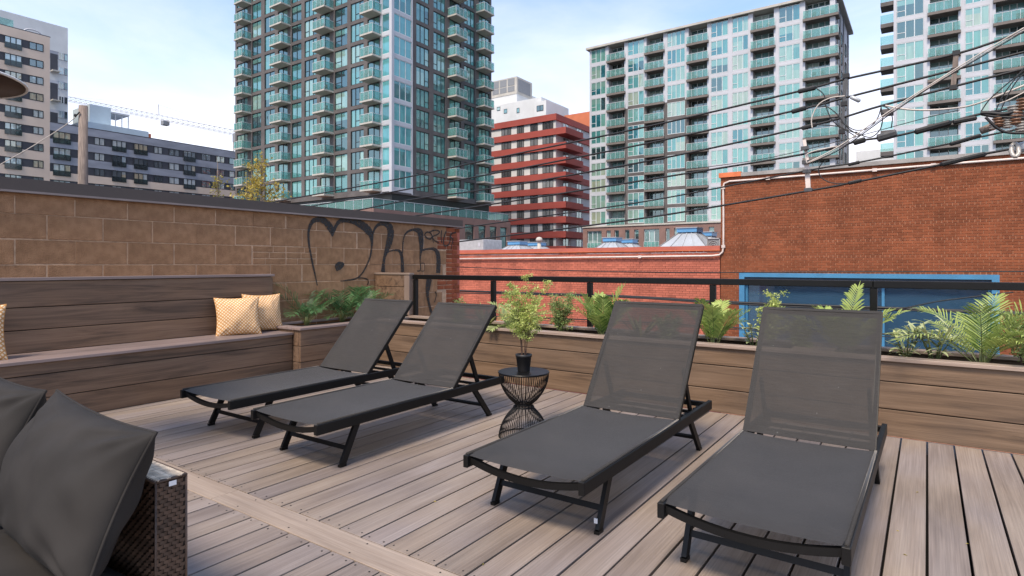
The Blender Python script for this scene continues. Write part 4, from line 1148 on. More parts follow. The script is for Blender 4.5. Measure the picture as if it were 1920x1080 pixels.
# ================================================================== OVERHEAD CABLES
def spline(P, n=8):
    Q = []
    for i in range(len(P) - 1):
        p0, p1, p2, p3 = P[max(i - 1, 0)], P[i], P[i + 1], P[min(i + 2, len(P) - 1)]
        for k in range(n):
            t = k / n; Q.append(0.5 * ((2 * p1) + (-p0 + p2) * t + (2 * p0 - 5 * p1 + 4 * p2 - p3) * t * t + (-p0 + 3 * p1 - 3 * p2 + p3) * t ** 3))
    Q.append(P[-1]); return Q
CABG = 'black overhead cables above the alley'
def cable(label, px_, y, r, m='cable black', group=CABG, ext=True, name='cable', n=8):
    P = [at(u, v, y=y) for u, v in px_]
    if ext: P = [P[0] + (P[0] - P[1]).normalized() * 6] + P + [P[-1] + (P[-1] - P[-2]).normalized() * 2.5]
    q = MB(); q.tube(spline(P, n), r, 6)
    return tag(part(name, q, m, None, True), label, 'cable', group)
def splice(o, u0, v0, u1, v1, y, r, m='cable black', name='splice_sleeve'):
    a, c = at(u0, v0, y=y), at(u1, v1, y=y); d = c - a
    q = MB(); q.tube([a, a + d * 0.06, a + d * 0.94, c], [r * 0.5, r, r, r * 0.5], 8)
    return part(name, q, m, o)
Y1, Y2 = 12.0, 11.4
c1 = cable('topmost thick black overhead cable', [(530, 375.6), (735, 337.8), (927, 297), (1220, 236), (1500, 170.6), (1586, 148), (1785, 103), (1920, 60)], Y1, 0.019)
c2 = cable('second black overhead cable from the top', [(587, 386), (735, 360), (927, 325), (1220, 267.5), (1496, 206), (1582, 184), (1789, 131), (1920, 97.5)], Y1, 0.019)
c3 = cable('third black overhead cable from the top', [(676, 393), (779, 373), (927, 352.6), (1220, 301), (1519, 236), (1650, 199), (1785, 163), (1920, 129)], Y1, 0.019)
c4 = cable('fourth overhead cable from the top with a heavy wrapped splice near the right end', [(816, 399), (1000, 371), (1220, 336), (1507, 289), (1612, 264), (1680, 255), (1762, 234), (1837, 214), (1920, 199)], Y2, 0.018)
c5 = cable('fifth overhead cable from the top, skimming the brick parapet', [(868, 427), (1000, 408), (1220, 376), (1507, 321), (1612, 304), (1725, 281), (1856, 253), (1920, 240)], Y2, 0.014)
c6 = cable('lowest of the steep overhead cables, crossing the tall brick wall', [(864, 452.6), (1000, 436), (1220, 407), (1515, 358), (1605, 341), (1762, 309), (1845, 289), (1912, 276)], Y2, 0.018)
splice(c1, 1496, 172, 1530, 164, Y1, 0.045); splice(c2, 1484, 210, 1512, 202, Y1, 0.045); splice(c3, 1503, 241, 1532, 233, Y1, 0.042)
splice(c4, 1600, 268, 1623, 261.5, Y2, 0.050); splice(c4, 1644, 260, 1682, 249, Y2, 0.070, 'cable grey'); splice(c4, 1548, 281, 1568, 276, Y2, 0.03)
splice(c4, 1714, 248, 1784, 229, Y2, 0.050); splice(c4, 1786, 229.5, 1832, 221, Y2, 0.038)
splice(c5, 1780, 271, 1840, 253.5, Y2, 0.034); splice(c5, 1590, 309, 1612, 304, Y2, 0.03)
splice(c6, 1590, 344, 1616, 338, Y2, 0.032); splice(c6, 1762, 309, 1850, 288, Y2, 0.040)
cable('loose thin strand over the upper right of the white condo', [(1260, 321), (1420, 300), (1560, 268), (1732, 222), (1800, 206)], Y2 - 0.2, 0.006, ext=False)
for i, (a, c, lab) in enumerate((((1587, 139), (1578, 250), 'dark cable spacer hanging across three cables beside the white condo'), ((1793, 97), (1787, 166), 'brownish cable spacer across three cables on the right'))):
    P, Q_ = at(*a, y=Y1 - 0.04), at(*c, y=Y1 - 0.04)
    sp = thing('cable_spacer', lab, 'cable spacer', tuple(P), 'spacers on the overhead cables')
    q = MB(); q.bar(P, Q_, 0.05 if i == 0 else 0.07, 0.03, (0, 1, 0)); part('bar', q, ('cable grey', 'pole timber')[i], sp)
    for f in (0.03, 0.5, 0.97):
        q = MB(); c_ = P.lerp(Q_, f); q.box(c_.x - 0.05, c_.x + 0.05, c_.y - 0.03, c_.y + 0.06, c_.z - 0.035, c_.z + 0.035); part('clamp', q, 'cable black', sp)
# pale service drop
for k, (dv, mm, r) in enumerate(((0, 'cable pale', 0.0085), (4, 'conduit', 0.006), (7, 'cable black', 0.008))):
    cable(('thick pale service cable rising steeply to the upper right', 'thin pale strand twisted under the thick service cable', 'black strand under the pale service cable')[k],
          [(1513, 305.6 + dv * .3), (1575, 273 + dv), (1665, 210 + dv), (1744, 159 + dv * .7), (1837, 101 + dv), (1920, 52 + dv)], 10.6 + 0.03 * k, r, mm, 'service drop strands', ext=False)
cable('slack cream cable sagging below the service drop', [(1660, 198), (1700, 205), (1752, 206), (1815, 199), (1870, 180), (1925, 158)], 11.0, 0.014, 'cable pale', None, ext=False)
LG = 'loose looping wires between the cables'
LOOPS = [
 ('black loop dropping from the end of the topmost splice', [(1530, 165), (1545, 178), (1549, 200), (1560, 225), (1580, 240), (1606, 250)], 'cable black'),
 ('black loop leaving the second splice toward the spacer', [(1534, 199), (1552, 201), (1570, 215), (1585, 235), (1598, 246), (1612, 254)], 'cable black'),
 ('black loop hanging under the third cable beside the gap of sky', [(1652, 201), (1645, 222), (1628, 240), (1605, 244), (1588, 236), (1576, 228)], 'cable black'),
 ('black loop hanging lowest in the gap of sky', [(1652, 202), (1655, 222), (1650, 243), (1636, 256), (1622, 256), (1604, 247)], 'cable black'),
 ('thin black wire curving down behind the right condo balconies', [(1652, 198), (1666, 204), (1673, 220), (1671, 240)], 'cable black'),
 ('pale wire arching over the second splice', [(1523, 240), (1522, 222), (1534, 197), (1556, 184), (1584, 180)], 'cable pale'),
 ('cream wire looping at the top of the wall mast', [(1513, 306), (1511, 292), (1524, 284), (1545, 279), (1570, 274)], 'cable pale'),
 ('black loop hanging in front of the brick wall by the mast', [(1542, 305), (1535, 317), (1540, 333), (1560, 343), (1590, 344)], 'cable black'),
 ('thin black strand behind the service drop near the spacer', [(1535, 234), (1570, 237), (1592, 248), (1606, 257)], 'cable black'),
]
for lab, P, mm in LOOPS: cable(lab, P, 11.2, 0.0085 if mm == 'cable black' else 0.010, mm, LG, ext=False)
# in-line fuse holder and mast on the wall
q = MB(); a, c = at(1594, 181, y=11.2), at(1613, 190, y=11.2); q.tube([a, a.lerp(c, .1), a.lerp(c, .9), c], [.01, .035, .035, .012], 8)
tag(part('line_fuse', q, 'galvanised', None, True), 'small grey fuse holder hanging by the dark spacer', 'fuse holder')
a, c = at(1513, 297, y=12.6), at(1515.5, 358, y=12.6)
ms = thing('cable_hanger', 'pale vertical strap hanging between two cables in front of the tall brick wall', 'cable hanger', tuple(c))
q = MB(); q.bar(at(1508, 262, y=11.4), at(1514, 303, y=11.4), 0.05, 0.03, (0, 1, 0)); q.bar(at(1512, 300, y=11.38), at(1516, 358, y=11.38), 0.075, 0.04, (0, 1, 0)); part('strap', q, 'conduit', ms)
for v in (278, 304, 321, 356):
    q = MB(); o_ = at(1508 + (v - 262) * .08, v, y=11.34); q.box(o_.x - .06, o_.x + .06, o_.y - .04, o_.y + .04, o_.z - .03, o_.z + .03); part('clamp', q, 'cable grey', ms)
# horizontal low cables seen under the rail
LWG = 'low horizontal cables over the alley'
def low_cable(label, P, r, strand):
    o = cable(label, P, 11.5, r, 'cable black', LWG)
    q = MB(); q.tube(spline([at(u, v + strand + 1.2 * sin(u * 0.031), y=11.46) for u, v in P], 8), r * 0.55, 5); part('lashed_strand', q, 'cable black', o, True)
low_cable('upper of the low horizontal cables visible under the railing', [(850, 545), (1000, 550), (1160, 555), (1330, 565), (1500, 572), (1650, 577), (1780, 582), (1940, 588)], 0.026, 3)
low_cable('lower of the low horizontal cables visible just above the planter', [(850, 590), (1040, 597), (1200, 604), (1348, 613), (1500, 620), (1650, 626), (1813, 631), (1940, 635)], 0.014, 4)
cable('thin horizontal cable just above the black railing', [(850, 500), (1000, 506), (1200, 510), (1340, 511), (1500, 510), (1700, 509.5), (1920, 509)], 11.5, 0.010, group=LWG)
cable('thin slanting wire in front of the blue window', [(1640, 590), (1700, 577), (1760, 565), (1830, 556), (1900, 548)], 11.0, 0.010, group=LWG, ext=False)

# pole hardware at the right edge
hd = thing('cable_termination', 'tangle of insulators, clamps and cable ends at the right edge', 'cable hardware', tuple(at(1890, 240, y=10.9)), None)
q = MB(); q.tube([at(1838, 246, y=10.9), at(1880, 230, y=10.9), at(1932, 214, y=10.9)], [0.05, 0.06, 0.065], 10); part('timber_arm', q, 'pole timber', hd)
for u, v, s_, m_ in ((1872, 226, .075, 'insulator brown'), (1889, 232, .06, 'porcelain'), (1905, 222, .085, 'insulator brown'), (1915, 238, .07, 'porcelain'), (1862, 236, .05, 'porcelain'), (1900, 208, .07, 'porcelain'), (1918, 196, .08, 'insulator brown')):
    q = MB(); c_ = at(u, v, y=10.75); pr_ = []
    for k in range(4): pr_ += [(s_ * 0.55, k * s_ * .55), (s_, k * s_ * .55 + s_ * .18), (s_ * .95, k * s_ * .55 + s_ * .30), (s_ * .5, k * s_ * .55 + s_ * .42)]
    q.lathe(pr_, (c_.x, c_.y, c_.z - s_), 14); part('insulator', q, m_, hd, True)
for P, r in (([(1840, 214), (1862, 218), (1890, 220), (1925, 222)], .02), ([(1838, 212), (1856, 212), (1880, 214), (1900, 210)], .03), ([(1848, 220), (1880, 246), (1925, 250)], .018)):
    q = MB(); q.tube(spline([at(u, v, y=10.7) for u, v in P]), r, 6); part('lead', q, 'cable black', hd, True)
q = MB(); q.tube([at(1900, 281, y=10.9), at(1925, 274, y=10.9), at(1960, 266, y=10.9)], 0.075, 10); part('grey_pipe', q, 'galvanised', hd)
q = MB(); c_ = at(1903, 280, y=10.8); q.tube([(c_.x + .09 * cos(t) * .45, c_.y + .05 * sin(t), c_.z + 0.10 * sin(t) - .01) for t in [k * 2 * pi / 14 for k in range(14)]], 0.028, 7, closed=True); part('dead_end_loop', q, 'porcelain', hd, True)
TG = 'thin drop wires fanning up at the right edge'
for k, P in enumerate((((1840, 208), (1856, 186), (1885, 160), (1925, 128)), ((1866, 210), (1880, 180), (1900, 152), (1925, 122)), ((1874, 212), (1890, 178), (1908, 150), (1925, 134)), ((1868, 196), (1890, 188), (1910, 178), (1930, 168)))):
    cable(('leftmost thin black wire fanning up at the right edge', 'second thin wire fanning up at the right edge', 'third thin wire fanning up at the right edge', 'lowest thin pale wire fanning out at the right edge')[k],
          P, 10.8, 0.008, 'cable black' if k < 3 else 'cable pale', TG, ext=False)

# left pole and its wire
p = at(155, 330, Z=21)
up = thing('utility_pole', 'weathered cut-off wooden utility pole behind the block wall', 'utility pole', (p.x, p.y, -4.5))
top = at(157, 199, Z=21).z; q = MB(); q.tube([(p.x - .03, p.y, -4.5), (p.x - .02, p.y, 0.5), (p.x + 0.02, p.y, 3.4), (p.x + .05, p.y, top)], [.20, .185, .155, .135], 14); part('pole', q, 'pole timber', up, True)
q = MB(); b0 = at(149, 210, Z=20.8); b1 = at(141, 219, Z=20.8); q.tube([b0, b1], .022, 6); q.lathe([(.03, 0), (.05, .04), (.03, .1)], tuple(b1), 8); part('insulator_bracket', q, 'cable black', up)
q = MB(); q.tube(spline([at(-60, 340, Z=21), at(3, 307, Z=21), at(68, 270, Z=21), at(122, 235, Z=21), at(141, 220, Z=20.8)]), 0.014, 6)
tag(part('cable', q, 'cable pale', None, True), 'single pale wire slanting up to the wooden pole on the left', 'cable')

# ================================================================== PLANTS
def rnd_frond(base, az, el, L, droop, rnd, leaf, lw, nl=22, start=0.22, updir=0.45, stem_r=0.004):
    """one pinnate frond: an arching rachis with paired leaflets (each a folded tapering blade)"""
    q = MB(); pts = []; p = Vector(base); n = 16
    side0 = Vector((-sin(az), cos(az), 0))
    for i in range(n + 1):
        pts.append(p.copy())
        e = el - droop * (i / n) ** 1.5
        d = Vector((cos(az) * cos(e), sin(az) * cos(e), sin(e))); p = p + d * (L / n)
    q.tube(pts, [stem_r * (1 - 0.75 * i / n) for i in range(n + 1)], 4, mi=1)
    for k in range(nl):
        f = start + (1 - start) * (k + 0.5) / nl
        x = f * n; i = min(int(x), n - 1); c = pts[i].lerp(pts[i + 1], x - i); d = (pts[i + 1] - pts[i]).normalized()
        up = side0.cross(d).normalized(); up = up if up.z > 0 else -up
        ll = leaf * (0.35 + 0.65 * sin(pi * (0.12 + 0.83 * (f - start) / (1 - start)))) * rnd.uniform(0.85, 1.12)
        for s_ in (-1, 1):
            t = (d * (0.62 + 0.45 * f) + side0 * s_ * 0.9 + up * updir * rnd.uniform(0.2, 1.1)).normalized()
            w_ = t.cross(up).normalized() * lw * 0.5 * rnd.uniform(0.8, 1.2)
            m1 = c + t * ll * 0.45; m2 = c + t * ll * 0.8 - Vector((0, 0, ll * 0.06)); tip = c + t * ll - Vector((0, 0, ll * rnd.uniform(0.10, 0.28)))
            i0 = len(q.v); q.v += [tuple(c - w_ * 0.4), tuple(c + w_ * 0.4), tuple(m1 - w_), tuple(m1 + w_), tuple(m2 - w_ * .75), tuple(m2 + w_ * .75), tuple(tip)]
            q.f += [(i0, i0 + 1, i0 + 3, i0 + 2), (i0 + 2, i0 + 3, i0 + 5, i0 + 4), (i0 + 4, i0 + 5, i0 + 6)]; q.m += [0, 0, 0]
    i0 = len(q.v); d = (pts[-1] - pts[-2]).normalized(); w_ = side0 * lw * .5
    q.v += [tuple(pts[-1] - w_), tuple(pts[-1] + w_), tuple(pts[-1] + d * leaf * .5)]; q.f.append((i0, i0 + 1, i0 + 2)); q.m.append(0)
    return q
def palm(label, base, n, L, seed, mats=('palm light', 'stem green'), leaf=0.16, lw=0.013, el=(1.0, 1.45), droop=(0.7, 1.3), azs=None, group=None, cat='palm', nl=22, name='palm', nstem=3):
    rnd = random.Random(seed); r = thing(name, label, cat, base, group)
    for k in range(n):
        az = (azs[k] if azs else 2 * pi * k / n + rnd.uniform(-.35, .35))
        b_ = Vector(base) + Vector((cos(az) * 0.012, sin(az) * 0.012, 0))
        part('frond', rnd_frond(b_, az, rnd.uniform(*el), L * rnd.uniform(0.75, 1.1), rnd.uniform(*droop), rnd, leaf, lw, nl), list(mats), r, False)
    q = MB()
    for k in range(nstem):
        a = rnd.uniform(0, 6.28); q.tube([Vector(base) + Vector((cos(a) * .02, sin(a) * .02, -0.02)), Vector(base) + Vector((cos(a) * .012, sin(a) * .012, L * 0.22))], [.011, .006], 6)
    part('stem', q, mats[1], r, True)
    return r
def fern(label, base, n, H, seed, mats=('fern mid', 'stem green'), spread=0.5, leafy=0.03, group=None, name='fern', cat='fern', density=34, bare=0.25, nbr=9):
    """upright stems with short feathery side sprays"""
    rnd = random.Random(seed); r = thing(name, label, cat, base, group)
    for k in range(n):
        az = 2 * pi * k / n + rnd.uniform(-.5, .5); lean = spread * rnd.uniform(0.25, 1.0); h = H * rnd.uniform(0.65, 1.0)
        q = MB(); pts = []; m = 10
        for i in range(m + 1):
            f = i / m; pts.append(Vector(base) + Vector((cos(az), sin(az), 0)) * (0.012 + lean * H * 0.55 * f ** 1.6) + Vector((rnd.uniform(-.004, .004), rnd.uniform(-.004, .004), h * f)))
        q.tube(pts, [.0032 * (1 - .6 * i / m) for i in range(m + 1)], 4, mi=1)
        for b_ in range(nbr):
            f = bare + (1 - bare) * (b_ + rnd.random()) / nbr; x = min(f * m, m - .01); c = pts[int(x)].lerp(pts[int(x) + 1], x - int(x))
            a2 = rnd.uniform(0, 6.28); ln = H * 0.26 * (1.15 - 0.75 * f) * rnd.uniform(.6, 1.2); up_ = rnd.uniform(0.15, 0.9)
            d = Vector((cos(a2), sin(a2), up_)).normalized()
            e_ = c + d * ln - Vector((0, 0, ln * 0.12)); q.tube([c, e_], .0012, 3, mi=1, cap=False)
            for t in range(density):
                g_ = rnd.random() ** 0.8; o = c.lerp(e_, g_) + Vector((rnd.gauss(0, 1), rnd.gauss(0, 1), rnd.gauss(0, .8))) * (leafy * 0.42)
                dd = Vector((rnd.gauss(0, 1), rnd.gauss(0, 1), rnd.gauss(0.4, .7))).normalized(); ww = dd.cross(Vector((rnd.random(), rnd.random(), rnd.random()))).normalized()
                s_ = leafy * rnd.uniform(.35, .75); i0 = len(q.v)
                q.v += [tuple(o), tuple(o + dd * s_ * .5 + ww * s_ * .26), tuple(o + dd * s_), tuple(o + dd * s_ * .5 - ww * s_ * .26)]; q.f.append((i0, i0 + 1, i0 + 2, i0 + 3)); q.m.append(0)
        part('frond', q, list(mats), r)
    return r
def blade(q, c, d, L, w, droop, up=Vector((0, 0, 1)), n=5, fold=0.25, mi=0):
    s_ = d.cross(up); s_ = s_.normalized() if s_.length > 1e-3 else Vector((1, 0, 0)); i0 = len(q.v)
    for i in range(n + 1):
        f = i / n; p = c + d * L * f - Vector((0, 0, droop * L * f * f)); ww = w * (sin(pi * min(1, 0.12 + f * 0.86)) ** 0.8) * .5 if i < n else 0.0006
        nn = s_.cross(d).normalized() * ww * fold
        q.v += [tuple(p - s_ * ww + nn), tuple(p), tuple(p + s_ * ww + nn)]
    for i in range(n):
        a = i0 + 3 * i; q.f += [(a, a + 1, a + 4, a + 3), (a + 1, a + 2, a + 5, a + 4)]; q.m += [mi, mi]
def broadleaf(label, base, seed, H=0.30, n=34, L=0.10, w=0.026, mats=('broad leaf', 'stem green'), group=None, spread=0.7, cat='plant', name='leafy_plant', stems=5):
    rnd = random.Random(seed); r = thing(name, label, cat, base, group)
    tops = []
    for k in range(stems):
        az = 2 * pi * k / stems + rnd.uniform(-.5, .5); q = MB(); h = H * rnd.uniform(.5, 1.0)
        e_ = Vector(base) + Vector((cos(az) * spread * H * .45, sin(az) * spread * H * .45, h)); q.tube([Vector(base), Vector(base).lerp(e_, .5) + Vector((0, 0, .02)), e_], [.006, .005, .003], 5); part('stem', q, mats[1], r, True); tops.append((e_, az))
    for k in range(n):
        e_, az = tops[k % stems]; f = 1 - 0.62 * rnd.random() ** 1.3; c = Vector(base).lerp(e_, f)
        a2 = rnd.uniform(0, 6.28); el = rnd.uniform(0.05, 1.1) * (0.4 + f * .6)
        q = MB(); blade(q, c, Vector((cos(a2) * cos(el), sin(a2) * cos(el), sin(el))), L * rnd.uniform(.7, 1.25), w * rnd.uniform(.8, 1.2), rnd.uniform(.05, .5)); part('leaf', q, mats[0], r, True)
    return r
def spiky(label, base, seed, n=16, L=0.32, w=0.030, mats=('spike leaf',), group=None):
    rnd = random.Random(seed); r = thing('spiky_plant', label, 'plant', base, group)
    for k in range(n):
        az = k * 2.4 + rnd.uniform(-.3, .3); el = rnd.uniform(.75, 1.4); q = MB()
        blade(q, Vector(base), Vector((cos(az) * cos(el), sin(az) * cos(el), sin(el))), L * rnd.uniform(.6, 1.05), w, rnd.uniform(.05, .3), n=7, fold=.5); part('leaf', q, mats[0], r, True)
    return r

def pl(u, y=5.13, z=0.462): p = at(u, 500, y=y); return (p.x, y, z)
PGP = 'plants in the long planter under the railing'
PD = ('palm dark', 'stem green')
LGP = 'palms in the left planter'
def lpz(u, v): p = at(u, v, z=0.50); return (p.x, p.y, 0.475)
palm('dark green areca palm at the bench end of the left planter, nearest the pillows', lpz(575, 606), 12, 0.66, 31, PD, 0.17, 0.0085, (0.8, 1.42), (0.8, 1.5), group=LGP, nl=22, nstem=6)
palm('dark green areca palm in the middle of the left planter', lpz(641, 600), 13, 0.70, 32, PD, 0.18, 0.0085, (0.75, 1.42), (0.8, 1.5), group=LGP, nl=22, nstem=6)
palm('dark green areca palm in front of the dark screen panel', (-5.68, 4.95, 0.475), 12, 0.62, 33, PD, 0.18, 0.0085, (0.4, 1.3), (0.8, 1.5), group=LGP, nl=22, nstem=5)
fern('pale green fern at the far left end of the long planter', pl(862, 5.18), 8, 0.33, 41, ('fern mid', 'stem green'), .5, .035, PGP)
spiky('dark spiky plant in the long planter behind the second lounger', pl(907), 42, 20, 0.36, 0.034, group=PGP)
palm('light green palm behind the potted plant on the wire table', pl(960), 10, 0.46, 43, ('fern mid', 'stem green'), .13, .012, (.5, 1.2), (.6, 1.2), group=PGP)
fern('bushy light fern left of the tall black post', pl(1052), 11, 0.42, 44, ('fern mid', 'stem green'), .65, .036, PGP, density=40)
palm('yellow-green palm with an upright frond in front of the black post', pl(1132), 12, 0.50, 45, ('palm light', 'stem green'), .15, .013, (.85, 1.5), (.3, 1.0), group=PGP, nl=26)
spiky('yellow-tipped spiky plant peeking over the third lounger', pl(1200), 46, 16, 0.42, 0.030, group=PGP)
fern('low fern seen through the sling of the third lounger', pl(1255), 9, 0.28, 47, ('fern mid', 'stem green'), .8, .034, PGP)
palm('narrow upright palm between the third and the fourth lounger', pl(1338), 10, 0.44, 48, ('palm light', 'stem green'), .14, .013, (1.05, 1.5), (.4, 1.1), group=PGP, nl=24)
broadleaf('small grey-green leafy plant at the left side of the fourth lounger', pl(1413, 5.05), 49, 0.26, 40, .07, .026, group=PGP)
fern('pale upright fern peeking over the top left corner of the fourth lounger', pl(1447), 7, 0.54, 50, ('fern light', 'stem green'), .28, .034, PGP, density=40)
fern('low fern hidden behind the sling of the fourth lounger', pl(1500), 8, 0.30, 51, ('fern mid', 'stem green'), .7, .034, PGP)
palm('bright palm peeking over the fourth lounger beside the black post', pl(1583), 10, 0.54, 52, ('palm light', 'stem green'), .14, .013, (.95, 1.45), (.3, .9), group=PGP, nl=24)
broadleaf('variegated leafy plant right beside the fourth lounger', pl(1700, 5.08), 53, 0.26, 60, .10, .024, group=PGP, stems=6)
broadleaf('taller variegated leafy plant in front of the blue window', pl(1752, 5.08), 54, 0.34, 66, .12, .024, group=PGP, stems=6)
palm('largest spreading palm at the right end of the planter', pl(1842, 5.17), 13, 0.66, 55, ('palm light', 'stem green'), .17, .0095, (.75, 1.45), (.7, 1.35), group=PGP, nl=22, nstem=6)
fern('reddish stemmed fern at the right edge of the photo', pl(1922), 8, 0.40, 56, ('fern mid', 'stem brown'), .9, .036, PGP)

pot = thing('potted_plant', 'feathery light green plant in a black pot on the wire side table', 'potted plant', (tx, ty, 0.4475))
q = MB(); q.lathe([(0.040, 0.0), (0.0415, 0.003), (0.053, 0.098), (0.0565, 0.100), (0.0575, 0.116), (0.053, 0.117), (0.050, 0.104)], (0, 0, 0.0005), 28); link('pot', q.mesh('pot', 'pot black', True), pot)
q = MB(); q.lathe([(0.0495, 0.0), (0.049, 0.008), (0.02, 0.012)], (0, 0, 0.097), 20); so = link('soil', q.mesh('soil', 'soil'), pot); so['kind'] = 'stuff'
rp = random.Random(60)
for k in range(9):
    q = MB(); az = k * 2.4 + rp.uniform(-.4, .4); h = rp.uniform(.32, .52) if k else 0.55; lean = rp.uniform(.04, .17) if k else 0.01; pts = []; m = 12
    for i in range(m + 1):
        f = i / m; pts.append(Vector((cos(az) * (.018 + lean * f ** 1.7), sin(az) * (.018 + lean * f ** 1.7), 0.10 + h * f)))
    q.tube(pts, [.0021 * (1 - .65 * i / m) for i in range(m + 1)], 5, mi=1)
    for b_ in range(24):
        f = 0.30 + 0.70 * (b_ + rp.random()) / 20; x = min(f * m, m - .01); c = pts[int(x)].lerp(pts[int(x) + 1], x - int(x))
        a2 = rp.uniform(0, 6.28); ln = (0.035 + 0.085 * max(0, sin(pi * min(1, (1.02 - f) * 1.25))) ** .7) * rp.uniform(.6, 1.25); d = Vector((cos(a2), sin(a2), rp.uniform(-.1, .7))).normalized(); e_ = c + d * ln - Vector((0, 0, ln * .15))
        q.tube([c, e_], .001, 3, mi=1, cap=False)
        for t in range(int(9 + 380 * ln)):
            o = c.lerp(e_, rp.random() ** .75) + Vector((rp.gauss(0, 1), rp.gauss(0, 1), rp.gauss(0, .7))) * .0085
            dd = Vector((rp.gauss(0, 1), rp.gauss(0, 1), rp.gauss(.3, .8))).normalized(); ww = dd.cross(Vector((rp.random(), rp.random(), rp.random()))).normalized(); s_ = rp.uniform(.009, .020); i0 = len(q.v)
            q.v += [tuple(o), tuple(o + dd * s_ * .5 + ww * s_ * .24), tuple(o + dd * s_), tuple(o + dd * s_ * .5 - ww * s_ * .24)]; q.f.append((i0, i0 + 1, i0 + 2, i0 + 3)); q.m.append(0)
    link('spray', q.mesh('spray', ['fern light', 'stem brown']), pot)

# young trees behind the block wall
def sapling(label, u, vtop, Z, seed, spread, nleaf, nbr=16):
    rnd = random.Random(seed); b0 = at(u, 400, Z=Z); top = at(u, vtop, Z=Z).z; r = thing('tree', label, 'tree', (b0.x, b0.y, -4.5), 'autumn saplings behind the block wall')
    q = MB(); tw = []; T = [Vector((b0.x, b0.y, -4.5)), Vector((b0.x + .05, b0.y, -1)), Vector((b0.x - .04, b0.y, 1.8)), Vector((b0.x + .02, b0.y, top - 1.0)), Vector((b0.x, b0.y, top))]
    q.tube(T, [.11, .09, .06, .03, .008], 8)
    for k in range(nbr):
        z = rnd.uniform(2.0, top - .4); a = rnd.uniform(0, 6.28); ln = spread * rnd.uniform(.4, 1.0) * (1.15 - 0.55 * (z - 2) / max(.1, top - 2)); s_ = Vector((b0.x, b0.y, z))
        e_ = s_ + Vector((cos(a) * ln * .7, sin(a) * ln * .7, ln * rnd.uniform(.5, 1.1))); mid = s_.lerp(e_, .5) + Vector((rnd.uniform(-.08, .08), rnd.uniform(-.08, .08), -.05))
        q.tube([s_, mid, e_], [.022, .014, .006], 5); tw.append((s_, mid, e_))
        for j in range(3):
            c = mid.lerp(e_, rnd.random()); f_ = c + Vector((rnd.gauss(0, .25), rnd.gauss(0, .25), rnd.uniform(.1, .4))); q.tube([c, f_], [.008, .003], 4); tw.append((c, c.lerp(f_, .5), f_))
    part('trunk', q, 'bark', r, True)
    q = MB()
    for k in range(nleaf):
        s_, m_, e_ = rnd.choice(tw); f = rnd.random() ** .6; c = (s_.lerp(m_, f * 2) if f < .5 else m_.lerp(e_, f * 2 - 1)) + Vector((rnd.gauss(0, .09), rnd.gauss(0, .09), rnd.gauss(0, .09)))
        d = Vector((rnd.gauss(0, 1), rnd.gauss(0, 1), rnd.gauss(-.3, .7))).normalized(); w_ = d.cross(Vector((rnd.random(), rnd.random(), rnd.random()))).normalized(); s = rnd.uniform(.07, .15); i0 = len(q.v)
        q.v += [tuple(c), tuple(c + d * s * .5 + w_ * s * .32), tuple(c + d * s), tuple(c + d * s * .5 - w_ * s * .32)]; q.f.append((i0, i0 + 1, i0 + 2, i0 + 3)); q.m.append(0)
    part('crown', q, 'autumn leaf', r)
sapling('yellowing young tree in front of the dark tower', 490, 296, 24, 71, 1.15, 1500, 22)
sapling('thin yellow-leaved sapling in front of the grey slab block', 408, 300, 27, 72, 0.7, 420, 12)
sapling('small bushy yellow sapling just left of the dark tower', 462, 325, 25, 73, .8, 700, 14)

# ================================================================== DARK GLASS TOWER
P0, FH = 10.8, 2.86
FL, FR = Face('Y', 53.6), Face('X', -56.0)
SL = FL.s_of; SR = FR.s_of
tw = thing('apartment_tower', 'tall dark grey apartment tower with a white glazed corner and rows of glass balconies', 'tower', (-70, 62, -4.5))
LEFT_ = SL(441); CORN = -56.0; RGT = SR(921.5)
NF = 13
q = MB(); q.box(LEFT_ + .3, -56.26, 53.86, RGT - .3, -4.4, P0 + FH * NF - .3); part('core', q, 'dark room', tw)
# the openings of one storey: start, end (sight lines at the facade), panes, look, sash pane
OL = [(444, 464, 3, 'd', None), (472.5, 489.5, 2, 'w', None), (496, 515, 2, 'w', 1), (521, 539, 2, 'd', None), (546.7, 565, 2, 'w', None), (571, 594, 3, 'w', 0), (600, 618, 2, 'd', None), (627.5, 651, 2, 'w', 0), (657.5, 681.7, 3, 'w', 1), (689, 711, 2, 'd', None), (716.5, 732.3, 1, 'c', None)]
OR = [(737.5, 771.5, 3, 'c', None), (780.7, 805, 3, 'w', 2), (813, 835.4, 3, 'w', 0), (843, 864, 2, 'd', None), (870.5, 890, 3, 'w', 0), (898, 918, 3, 'd', None)]
for face, ops, lo, hi, sf in ((FL, OL, LEFT_, CORN - .004, SL), (FR, OR, 53.604, RGT, SR)):
    q = MB(); iv = [(sf(a), sf(c)) for a, c, *_ in ops]
    for a, c in complement(iv, lo, hi): face.box(q, a, c, -.24, 0, P0 + .05, P0 + FH * NF)
    for k in range(NF + 1):
        z = P0 + FH * k
        face.box(q, lo + .02, hi - .02, -.235, -.012, z - .24 if k else z - .5, z + .24)
    part('wall', q, 'charcoal panel', tw)
    for k in range(NF):
        for (a, c, n, look, sash), (s0, s1) in zip(ops, iv):
            z = P0 + FH * k
            if look == 'c': window(tw, face, s0 + .05, s1 - .05, z + .26, z + FH - .26, n, 'corner glass', 'white frame thin', -.06, .10)
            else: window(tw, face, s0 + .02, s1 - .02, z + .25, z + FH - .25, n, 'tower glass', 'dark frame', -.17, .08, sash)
q = MB()                                                   # white frame of the glazed corner
for k in range(NF + 1):
    z = P0 + FH * k
    FL.box(q, SL(716), CORN, .0, .05, z - .25, z + .25); FR.box(q, 53.601, SR(772), .0, .05, z - .25, z + .25)
